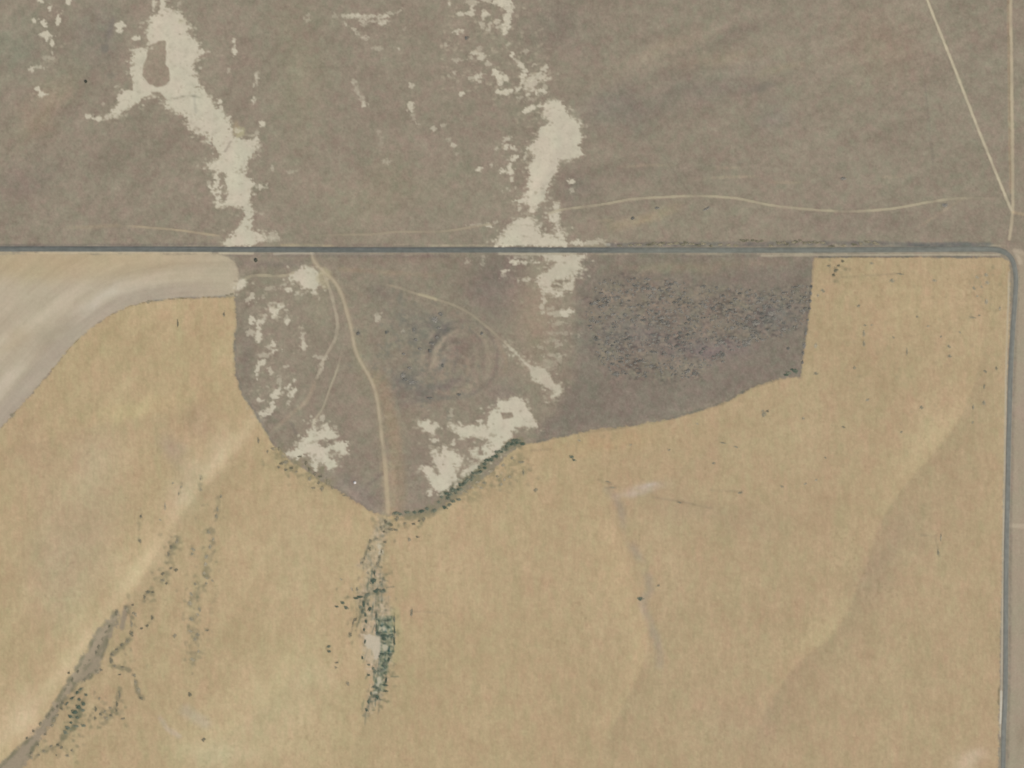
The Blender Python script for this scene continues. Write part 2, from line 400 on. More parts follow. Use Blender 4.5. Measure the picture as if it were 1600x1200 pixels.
# south-west gully
GULLY = [(176, 963), (183, 953), (186, 962), (180, 978), (175, 988), (168, 1005), (160, 1030), (154, 1050), (140, 1060), (122, 1068), (107, 1086),
         (96, 1102), (84, 1128), (68, 1148), (52, 1172), (38, 1194), (20, 1225), (-40, 1300), (-90, 1280), (-30, 1220), (5, 1190), (30, 1166), (55, 1143), (75, 1113), (88, 1092), (104, 1066), (120, 1040), (135, 1016), (148, 992), (162, 974)]
paint(mask_poly(GULLY, 2.5, 2.2, (5, 5), 77), (150, 138, 120), 0.8)
paint(mask_line([(196, 952), (193, 966), (190, 980)], 6, 3, 1.2), (146, 134, 118), 0.7)
g2 = [(p[0], p[1]) for p in GULLY]
s = box(GULLY, 12)
dg = np.abs(sdist(X[s], Y[s], GULLY) - 2.0)
paint((s, (1 - sstep(1.0, 5.0, dg + noise(X[s], Y[s], 6, 6, 8) * 1.6)) * np.clip(0.55 + noise(X[s], Y[s], 9, 9, 81), 0, 1)), (122, 118, 96), 0.8)
for ln, w, a in [([(198, 950), (207, 972), (206, 990), (196, 1006), (182, 1016), (173, 1026), (176, 1040), (192, 1045)], 6, 0.6), ([(192, 1045), (206, 1052), (213, 1070), (217, 1085), (222, 1093)], 4, 0.6),
                 ([(130, 1075), (118, 1086), (104, 1100), (98, 1108)], 4, 0.7), ([(178, 958), (170, 985), (150, 1025), (120, 1058)], 3, 0.5), ([(100, 1150), (88, 1166), (68, 1175), (48, 1185)], 5, 0.45), ([(124, 1100), (118, 1120), (108, 1140), (100, 1150)], 13, 0.5),
                 ([(158, 1110), (160, 1128), (170, 1120), (176, 1112)], 8, 0.4), ([(186, 1075), (183, 1095), (181, 1108)], 5, 0.5), ([(330, 828), (334, 850), (326, 875), (322, 900)], 9, 0.45), ([(322, 900), (310, 925), (298, 945)], 9, 0.35),
                 ([(298, 945), (308, 960), (298, 968)], 6, 0.4), ([(296, 985), (308, 990), (304, 1010), (302, 1035)], 10, 0.35), ([(278, 842), (270, 855), (264, 868)], 8, 0.5), ([(262, 880), (270, 890), (252, 900)], 6, 0.45), ([(260, 900), (253, 910)], 7, 0.35),
                 ([(240, 922), (228, 930), (224, 938)], 6, 0.4), ([(302, 855), (300, 868)], 8, 0.4), ([(238, 955), (236, 970), (222, 982)], 6, 0.25), ([(340, 780), (339, 810)], 5, 0.4), ([(313, 745), (312, 765)], 2.5, 0.4), ([(283, 758), (280, 768)], 3, 0.4),
                 ([(219, 795), (219, 812)], 3, 0.5), ([(218, 812), (217, 848)], 2, 0.3), ([(200, 930), (204, 955)], 4, 0.3), ([(340, 925), (330, 955), (326, 1005)], 5, 0.15)]:
    paint(mask_line(smooth_line(ln, 3), w * 0.9, 3.2, 3.2, seed=int(w * 3), patch=0.85, ps=7), (122, 118, 96), a)
add(mask_line(smooth_line([(400, 655), (350, 710), (300, 768), (262, 820), (228, 872), (190, 922), (150, 978), (108, 1038), (60, 1098), (10, 1150), (-40, 1190)], 3), 13, 12, 2, patch=0.3, ps=50), (9, 10, 10))  # sunlit slope of the south-west swale, painted as a lighter band
add(mask_line([(250, 1122), (262, 1140), (280, 1150)], 5, 4, 1), (4, 6, 14)); add(mask_line([(290, 1110), (320, 1130)], 12, 10, 1), (-3, 1, 8))
rsm = random.Random(4)
for (x0, y0, sx, sy, n_, a) in [(120, 1112, 9, 22, 70, .6), (165, 1112, 16, 12, 40, .5), (325, 860, 8, 30, 40, .45), (302, 950, 10, 28, 45, .4), (304, 1010, 10, 20, 26, .4), (270, 860, 8, 14, 24, .5), (255, 900, 10, 8, 16, .45), (232, 928, 8, 8, 14, .45), (85, 1168, 22, 7, 34, .45),
                                (590, 870, 12, 30, 60, .5), (578, 935, 16, 20, 80, .55), (570, 975, 12, 20, 50, .45), (600, 980, 10, 16, 50, .5), (600, 1040, 8, 24, 60, .6), (590, 1080, 8, 12, 30, .6), (620, 815, 24, 8, 40, .5), (770, 748, 34, 12, 70, .4), (480, 735, 28, 12, 50, .45), (440, 715, 14, 8, 24, .45),
                                (1535, 450, 16, 26, 26, .3), (1305, 422, 10, 10, 14, .5), (1400, 520, 120, 70, 90, .16), (1480, 640, 60, 80, 40, .14), (190, 1030, 14, 12, 16, .35), (740, 790, 40, 14, 20, .25), (900, 690, 70, 10, 24, .2)]:
    for q_ in range(n_):
        blob(rsm.gauss(x0, sx), rsm.gauss(y0, sy), rsm.uniform(2.5, 6), rsm.uniform(2.5, 6.5), (120, 118, 94), rsm.uniform(.2, 1) * a, rag=1.3, soft=2.0, seed=q_)
for q_ in range(75):
    t_ = rsm.random(); y0 = 880 + 230 * t_; x0 = 586 + 10 * math.sin(t_ * 3.1) + rsm.gauss(0, 9) - 12 * max(0, t_ - .75) * 4
    if rsm.random() < .7: p1 = (x0 - rsm.uniform(0, 6), y0 + rsm.uniform(8, 26))
    else: p1 = (x0 + rsm.uniform(6, 18), y0 + rsm.gauss(0, 2))
    paint(mask_line([(x0, y0), p1], 1.1, 1.4, .5, seed=q_, fade=(.2, .2)), (100, 108, 90), rsm.uniform(.2, .65))
# mid-field pale patch and bluish wash line
for a in [(1010, 762, 70, 16, -8), (1018, 757, 34, 10, -10), (985, 773, 50, 10, -6)]:
    glow(a[0], a[1], a[2], a[3], (7, 9, 17), a[4])
add(mask_line(smooth_line([(950, 765), (968, 790), (976, 820), (990, 855), (1008, 890), (1016, 922), (1004, 942), (1020, 985), (1029, 1010), (1030, 1040)], 3), 8, 8, 1.5, patch=0.7, ps=22), (-10, -6, 2))
for ln in [([(935, 750), (955, 757), (968, 762)]), ([(945, 762), (962, 762)]), ([(1110, 766), (1160, 768)]), ([(1010, 775), (1070, 785), (1110, 794)]), ([(830, 704), (860, 702)]), ([(640, 955), (700, 958)]), ([(643, 950), (644, 970)]), ([(1440, 836), (1462, 838), (1468, 870)]), ([(1315, 433), (1400, 428)])]:
    add(mask_line(ln, 2.5, 2, 0.6, patch=0.5, ps=9), (-13, -10, -7))
# weedy drainage below the triangle
DR = [(590, 805), (612, 810), (602, 850), (594, 890), (604, 930), (612, 960), (616, 1000), (613, 1025), (602, 1055), (603, 1080), (592, 1095), (572, 1120), (566, 1118), (578, 1090), (582, 1060), (566, 1030), (562, 990), (570, 960), (556, 935), (572, 900), (560, 885), (580, 845)]
s, m = mask_poly(DR, 6, 3, (6, 6), 90)
C[s] += m[..., None] * np.array([-1.0, 1.0, 6.0])
n = np.clip(noise(X[s], Y[s], 2.4, 5, 91) + 0.5 * noise(X[s], Y[s], 5, 2.4, 92) - 0.1, 0, 1)
C[s] += (m * n)[..., None] * np.array([-38, -29, -24])
n = np.clip(noise(X[s], Y[s], 2.6, 3.6, 94) - 0.1, 0, 1)
C[s] += (m * n)[..., None] * np.array([13, 14, 18])
LOW = [(586, 965), (614, 962), (616, 1010), (612, 1022), (606, 1045), (600, 1060), (603, 1075), (596, 1083), (584, 1082), (583, 1062), (592, 1045), (592, 1020), (596, 1000), (588, 990)]
s, m = mask_poly(LOW, 2.5, 1.5, (4, 4), 95)
C[s] += m[..., None] * np.array([-24, -11, -9])
n = np.clip(noise(X[s], Y[s], 2.8, 2.8, 96) + 0.1, 0, 1)
C[s] += (m * n)[..., None] * np.array([-48, -38, -30])
n = np.clip(noise(X[s], Y[s], 3.4, 3.0, 98) - 0.1, 0, 1)
C[s] += (m * n)[..., None] * np.array([34, 30, 30])
add(mask_line([(616, 958), (616.5, 1000), (614, 1022)], 1.4, 1, 0.2), (-36, -28, -22)); add(mask_line([(587.5, 955), (588, 988)], 1.4, 1, 0.2), (-30, -20, -14))
add(mask_line([(590, 1021.5), (612, 1021.5)], 1.6, 1, 0.2), (-40, -32, -24)); add(mask_line([(588, 990), (600, 996), (612, 993)], 4, 2, 1), (-36, -26, -16))
add(mask_line([(618, 955), (624, 1000), (618, 1030)], 10, 6, 1), (-5, 0, -2))
for ln, w in [([(570, 928), (566, 955), (556, 985)], 2.0), ([(586, 894), (582, 912), (575, 928), (569, 942), (567, 955)], 2.6), ([(555, 934), (572, 929), (590, 925), (602, 924)], 3.2), ([(584, 1080), (578, 1096), (572, 1108), (568, 1118)], 2.6),
              ([(592, 1080), (592, 1100), (591, 1125)], 2.0), ([(553, 968), (550, 985), (546, 994)], 2.0), ([(587, 842), (577, 848), (570, 870), (566, 882)], 2.0), ([(597, 858), (593, 872), (588, 890), (583, 905)], 2.6)]:
    paint(mask_line(ln, w, 1.8, 1.2, patch=0.75, ps=5), (108, 108, 90), 0.6)
paint(mask_poly([(568, 992), (578, 990.5), (593, 994), (595.5, 1004), (593, 1018), (591, 1031), (586, 1031), (583, 1020), (573, 1014), (569, 1006)], 1.8, 1.4, (4, 4), 97), (195, 183, 162), 0.9)
paint(mask_poly([(567, 1012), (582, 1015), (586, 1036), (572, 1032)], 4, 1), (188, 173, 146), 0.5)
for b in [(599, 982, 6, 6), (601, 1012, 9, 11), (593, 1062, 8, 8), (590, 1070, 6, 7), (594, 982, 5, 6), (586, 1082, 6, 4), (595, 863, 7, 9), (592, 853, 7, 8)]:
    blob(*b, (196, 186, 162), 0.8, rag=1.2)

# ------------------------------------------------------------------ dug bowl markings with painted rim light and shade, faint dark spots
def arc(cx, cy, rx, ry, a0, a1, n=14):
    return [(cx + rx * math.cos(math.radians(a)), cy + ry * math.sin(math.radians(a))) for a in np.linspace(a0, a1, n)]
paint(mask_line([(680, 590), (677, 570), (684, 545), (695, 528), (708, 519), (722, 513), (736, 515), (748, 524), (758, 533), (762, 548), (763, 566)], 3.5, 3, 1.6, fade=(0.2, 0.2), patch=0.6, ps=9), (162, 148, 129), 0.75)  # light on the raised rim, put into the colour
add(mask_line(arc(716, 568, 45, 57, 180, 260), 3.5, 2.5, 1.5, fade=(0.1, 0.2), patch=0.6), (-17, -13, -8))  # shade on the rim's outer north-west side, painted dark
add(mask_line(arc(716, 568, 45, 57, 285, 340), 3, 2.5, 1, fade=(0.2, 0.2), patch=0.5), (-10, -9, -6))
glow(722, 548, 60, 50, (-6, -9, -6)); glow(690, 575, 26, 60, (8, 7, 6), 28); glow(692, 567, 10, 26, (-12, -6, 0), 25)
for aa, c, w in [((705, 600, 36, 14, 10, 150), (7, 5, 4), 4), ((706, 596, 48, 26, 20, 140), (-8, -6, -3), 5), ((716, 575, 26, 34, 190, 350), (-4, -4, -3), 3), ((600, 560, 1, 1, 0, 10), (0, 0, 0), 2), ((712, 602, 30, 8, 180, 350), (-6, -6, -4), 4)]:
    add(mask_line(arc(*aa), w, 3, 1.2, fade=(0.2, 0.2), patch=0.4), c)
for p in [(680, 503, 13, 20), (672, 497, 8, 8), (691, 490, 8, 8), (648, 515, 10, 14), (645, 535, 12, 10), (628, 500, 8, 14), (640, 596, 26, 12), (631, 590, 14, 18), (650, 605, 18, 6), (560, 520, 6, 6), (605, 545, 6, 22), (677, 603, 22, 8), (665, 626, 26, 7), (690, 622, 18, 6), (722, 614, 8, 6), (625, 470, 8, 20), (612, 512, 5, 5)]:
    blob(*p, (119, 117, 107), 0.5, rag=2, soft=3.5, seed=int(p[0]))
for k in range(420):
    x0, y0 = random.gauss(650, 38), random.gauss(548, 42)
    blob(x0, y0, random.uniform(3, 7), random.uniform(3, 6), (122, 119, 107) if random.random() < 0.6 else (158, 147, 128), random.uniform(0.2, 0.55), rag=1.5, soft=2, seed=k)
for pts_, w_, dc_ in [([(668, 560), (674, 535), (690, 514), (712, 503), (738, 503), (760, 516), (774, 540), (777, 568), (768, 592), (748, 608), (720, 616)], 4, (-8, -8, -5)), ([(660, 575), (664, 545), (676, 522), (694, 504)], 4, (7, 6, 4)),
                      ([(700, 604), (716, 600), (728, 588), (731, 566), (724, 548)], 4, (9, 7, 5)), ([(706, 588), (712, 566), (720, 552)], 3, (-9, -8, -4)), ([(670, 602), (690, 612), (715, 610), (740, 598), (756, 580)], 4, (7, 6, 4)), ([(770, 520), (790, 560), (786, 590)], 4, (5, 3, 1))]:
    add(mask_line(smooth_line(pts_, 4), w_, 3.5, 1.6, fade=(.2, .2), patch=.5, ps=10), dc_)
add(mask_line([(455, 662), (462, 676)], 4, 3, 1), (-12, -12, -8)); add(mask_line([(578, 755), (592, 744), (598, 740)], 4, 3, 1.5), (-14, -14, -10))
add(mask_line(smooth_line([(532, 752), (548, 772), (575, 790), (590, 800)], 3), 5, 4, 0.8), (6, 5, 5))
for k in range(150):    # small dark tufts seen across the range as faint spots
    x0, y0 = random.uniform(0, 1570), random.uniform(0, 375)
    blob(x0, y0, random.uniform(3, 7), random.uniform(2.5, 5), (128, 122, 108), random.uniform(0.15, 0.4), rag=1.2, soft=2, seed=k)
blob(80, 82, 14, 16, (128, 124, 112), 0.01); blob(163, 76, 12, 12, (121, 118, 108), 0.6, soft=3); blob(174, 118, 16, 10, (127, 122, 108), 0.5, soft=3); blob(145, 32, 6, 24, (126, 111, 97), 0.5, soft=3); blob(172, 48, 8, 34, (126, 118, 112), 0.5, soft=4, rot=15)
blob(1192, 136, 34, 12, (124, 118, 106), 0.55, soft=5, rot=-18)
add(mask_line([(1445, 130), (1452, 200), (1459, 262)], 2.5, 2.5, 1, patch=0.4), (-8, -7, -5))
add(mask_line([(1000, 205), (1040, 248), (1075, 300)], 2, 2, 0.5), (-4, -4, -3))

# ------------------------------------------------------------------ salt crust
SALT = (199, 190, 169)
def salt(sm, a=1.0):
    s, m = sm
    x, y = X[s], Y[s]
    l = 4.0 * fbm(x, y, 14, 14, 101, octs=2) + 2.6 * noise(x, y, 3, 3, 103) + 2.2 * noise(x, y, 1.8, 1.8, 105) - 14 * np.clip(noise(x, y, 7, 7, 106) - 0.35, 0, 1)
    h = 2.2 * noise(x, y, 16, 22, 104)
    c = tint(SALT, l, h)
    m = m * (1 - 0.5 * np.clip(noise(x, y, 4.5, 3.2, 107) + 0.5 * noise(x, y, 2.0, 2.0, 108) - 0.45, 0, 1) * (1 - 0.5 * m * (G1[s] > 0)))
    mm = (m * a)[..., None]
    C[s] = C[s] * (1 - mm) + c * mm
SALT_POLYS = {
 'a': [(250, -60), (259, -60), (259, 12), (270, 13), (277, 20), (285, 25), (289, 33), (294, 40), (299, 42), (296, 47), (293, 52), (298, 60), (305, 63), (311, 74), (318, 80), (314, 87), (306, 92), (301, 100), (303, 113), (311, 119), (308, 130),
       (320, 140), (324, 150), (333, 158), (337, 168), (347, 172), (354, 182), (361, 190), (363, 202), (368, 212), (380, 216), (391, 218), (402, 216), (402, 226), (395, 240), (388, 250), (385, 262), (380, 272), (390, 281), (396, 290), (392, 300),
       (390, 312), (393, 326), (395, 335), (392, 350), (395, 359), (405, 366), (415, 369), (412, 376), (404, 381), (392, 384), (352, 384), (346, 380), (355, 375), (358, 366), (366, 359), (377, 352), (382, 340), (381, 328), (370, 325), (352, 323),
       (338, 324), (341, 318), (348, 315), (354, 312), (353, 300), (354, 285), (353, 272), (345, 268), (330, 265), (321, 261), (325, 254), (335, 249), (342, 247), (341, 238), (336, 229), (331, 217), (328, 226), (322, 222), (320, 214), (309, 210), (297, 204),
       (291, 193), (290, 184), (282, 178), (275, 175), (272, 169), (264, 172), (256, 170), (259, 163), (258, 158), (246, 156), (243, 150), (236, 147), (226, 150), (220, 156), (211, 163), (200, 172), (186, 180), (176, 186), (166, 187), (161, 182), (172, 175), (180, 166), (185, 157),
       (184, 148), (195, 143), (205, 140), (207, 128), (204, 112), (203, 98), (205, 85), (210, 76), (229, 75), (232, 69), (229, 60), (231, 51), (228, 48), (233, 38), (235, 25), (250, 22)],
 'b': [(858, 156), (878, 157), (883, 172), (889, 181), (898, 187), (905, 190), (911, 191), (905, 197), (904, 206), (909, 215), (908, 222), (906, 230), (913, 243), (901, 245), (895, 250), (880, 249), (875, 248), (872, 258), (870, 265), (866, 275), (860, 281),
       (856, 290), (853, 300), (850, 312), (846, 319), (840, 323), (836, 331), (828, 332), (826, 323), (819, 319), (810, 318), (801, 314), (807, 311), (818, 307), (824, 299), (825, 285), (827, 270), (827, 259), (832, 250), (838, 242), (828, 237), (820, 232),
       (828, 226), (836, 222), (840, 210), (842, 202), (850, 199), (858, 190), (848, 184), (845, 178), (850, 170), (846, 163), (853, 160)],
 'c': [(808, 340), (828, 340), (836, 345), (832, 351), (842, 354), (842, 363), (848, 368), (860, 366), (866, 371), (869, 364), (872, 358), (880, 360), (882, 371), (884, 384.5), (772, 384.5), (772, 377), (776, 374), (783, 370), (786, 358), (792, 360), (800, 350), (804, 344)],
 'd': [(864, 317), (874, 316), (874, 349), (867, 349), (859, 343), (857, 333), (866, 330)],
 'e': [(848, 398), (915, 398), (916, 403), (906, 409), (912, 415), (906, 424), (900, 432), (898, 440), (893, 455), (885, 455), (879, 452), (885, 445), (893, 436), (880, 436), (866, 440), (862, 448), (866, 456), (872, 462), (866, 462), (850, 453), (842, 447),
       (840, 438), (845, 426), (862, 420), (868, 415), (873, 410), (852, 407)],
 'f': [(452, 428), (465, 423), (472, 417), (481, 416), (491, 417), (497, 425), (500, 435), (500, 443), (495, 450), (494, 461), (489, 461), (486, 452), (471, 451), (468, 443), (460, 440), (453, 442)],
 'g': [(488, 655), (493, 655), (494, 671), (505, 670), (510, 665), (515, 668), (523, 675), (528, 683), (520, 688), (503, 688), (499, 692), (504, 698), (512, 697), (520, 692), (530, 690), (545, 690), (543, 700), (544, 710), (535, 711), (527, 705), (515, 702),
       (512, 708), (516, 715), (526, 720), (525, 728), (516, 733), (510, 730), (508, 724), (497, 726), (496, 736), (489, 737), (484, 728), (488, 722), (484, 713), (480, 709), (470, 713), (464, 718), (455, 714), (448, 709), (452, 704), (463, 699), (467, 690), (475, 683), (485, 680), (479, 673), (488, 670)],
 'h': [(777, 626), (790, 628), (800, 620), (816, 622), (823, 637), (832, 648), (841, 668), (806, 669), (798, 683), (787, 692), (782, 701), (771, 712), (760, 719), (747, 719), (735, 709), (733, 703), (744, 701), (752, 708), (757, 695), (765, 692), (762, 686), (750, 683), (735, 683),
       (721, 687), (716, 679), (706, 671), (698, 665), (699, 659), (707, 659), (712, 666), (721, 664), (747, 666), (760, 662), (762, 654), (768, 643), (776, 638)],
 'i': [(673, 699), (681, 700), (687, 711), (690, 704), (691, 692), (700, 700), (711, 708), (725, 716), (724, 725), (718, 732), (708, 728), (714, 742), (717, 750), (706, 755), (699, 765), (687, 771), (674, 760), (666, 745), (658, 728), (674, 728), (684, 742), (680, 725), (674, 710)],
 'j': [(721, 736), (731, 730), (740, 723), (750, 723), (748, 730), (736, 739), (725, 743)],
 'k': [(652, 657), (673, 655), (674, 664), (680, 665), (677, 677), (670, 677), (655, 668)],
 'l': [(790, 536), (803, 546), (809, 553), (816, 560), (823, 566), (831, 572), (843, 570), (847, 576), (857, 580), (862, 590), (868, 598), (876, 602), (877, 612), (868, 620), (859, 625), (857, 620), (863, 612), (857, 606), (845, 601), (838, 598), (831, 590), (828, 580), (820, 570), (811, 561), (800, 549)],
 'm': [(372, 437), (384, 436), (386, 443), (378, 452), (368, 454)],
 'n': [(436, 474), (450, 476), (441, 483), (435, 490), (432, 498), (426, 498), (421, 486), (419, 477), (428, 483)],
 'o': [(810, 130), (818, 122), (826, 117), (835, 115), (850, 116), (862, 124), (850, 128), (840, 126), (836, 134), (834, 142), (824, 142), (819, 134)],
}
SALT_HOLES = [[(232, 70), (242, 68), (248, 64), (259, 64), (259, 100), (265, 110), (265, 126), (258, 133), (245, 137), (232, 130), (223, 118), (224, 104), (229, 90)],
              [(783, 645), (800, 644), (802, 652), (786, 655)], [(322, 231), (335, 228), (341, 238), (340, 246), (328, 242)], [(866, 437), (880, 436), (878, 446), (868, 450)], [(236, 144), (250, 144), (262, 157), (240, 156)], [(747, 704), (755, 704), (755, 711), (747, 711)]]
# salt-stained soil around the crusts
for k, p in SALT_POLYS.items():
    s, m = mask_poly(p, 9, 3, (12, 8), 99, pad=24)
    add((s, m), (5, 2.5, 2))
SALTM = {}
for k, p in SALT_POLYS.items():
    rag = 1.7 if k in 'hi' else (2.3 if k in 'abceg' else 1.5)
    if k == 'o': rag = 2.4
    sm = mask_poly(p, 1.9, rag, (3.2, 3.2) if k in 'afg' else (6, 2.2), ord(k))
    for hp in SALT_HOLES:
        s = sm[0]
        if k in 'aheo':
            sm[1][...] *= 1 - sstep(-1.2, 1.2, sdist(X[s], Y[s], hp) + 0.8 * noise(X[s], Y[s], 4, 4, 7))
    salt(sm, {'l': 0.8, 'e': 0.85, 'j': 0.85, 'o': 0.8}.get(k, 0.97))
    SALTM[k] = sm
# subtle darker veins and pin-holes in the crust
add(mask_line([(272, 154), (285, 151), (300, 149), (312, 152)], 2.2, 2, 0.8, patch=0.4, ps=5), (-26, -24, -22)); add(mask_line([(303, 150), (306, 175)], 3, 3, 1, patch=0.4, ps=8), (-14, -13, -10))
add(mask_line([(328, 222), (334, 228)], 2, 2, .5), (-30, -30, -26)); add(mask_line([(360, 222), (352, 236)], 3, 2, 1), (-30, -30, -26)); blob(283, 33, 12, 7, (180, 173, 146), 0.6, soft=3); blob(369, 200, 10, 20, (165, 148, 122), 0.7, soft=3); blob(375, 207, 16, 14, (181, 172, 138), 0.7, soft=3, rag=2)
for b in [(838, 301, 5, 5), (819, 369, 8, 4), (491, 712, 10, 7), (485, 692, 8, 3), (503, 691, 12, 3), (683, 734, 5, 8), (727, 724, 12, 5), (768, 680, 12, 5), (776, 638, 8, 4), (820, 352, 14, 3), (856, 409, 22, 3), (373, 270, 10, 3)]:
    blob(*b, (158, 148, 128), 0.65, rag=1.2)
rsat = random.Random(21)
for k, p in SALT_POLYS.items():
    n_ = len(p)
    per = sum(math.hypot(p[i][0] - p[i - 1][0], p[i][1] - p[i - 1][1]) for i in range(n_))
    for q_ in range(int(per / 2.6)):
        i = rsat.randrange(n_); f = rsat.random()
        x0 = p[i - 1][0] * (1 - f) + p[i][0] * f + rsat.gauss(0, 6.5); y0 = p[i - 1][1] * (1 - f) + p[i][1] * f + rsat.gauss(0, 4.0)
        if 382 < y0 < 398 or y0 < -30: continue
        if rsat.random() < 0.66:
            blob(x0, y0, rsat.uniform(2.5, 6), rsat.uniform(2, 4), (198, 189, 167), rsat.uniform(.15, .75), rag=1.0, soft=1.2, seed=q_)
        else:
            blob(x0, y0, rsat.uniform(2.5, 5), rsat.uniform(2, 3.5), (156, 145, 126), rsat.uniform(.35, .9), rag=1.0, soft=1.0, seed=q_)
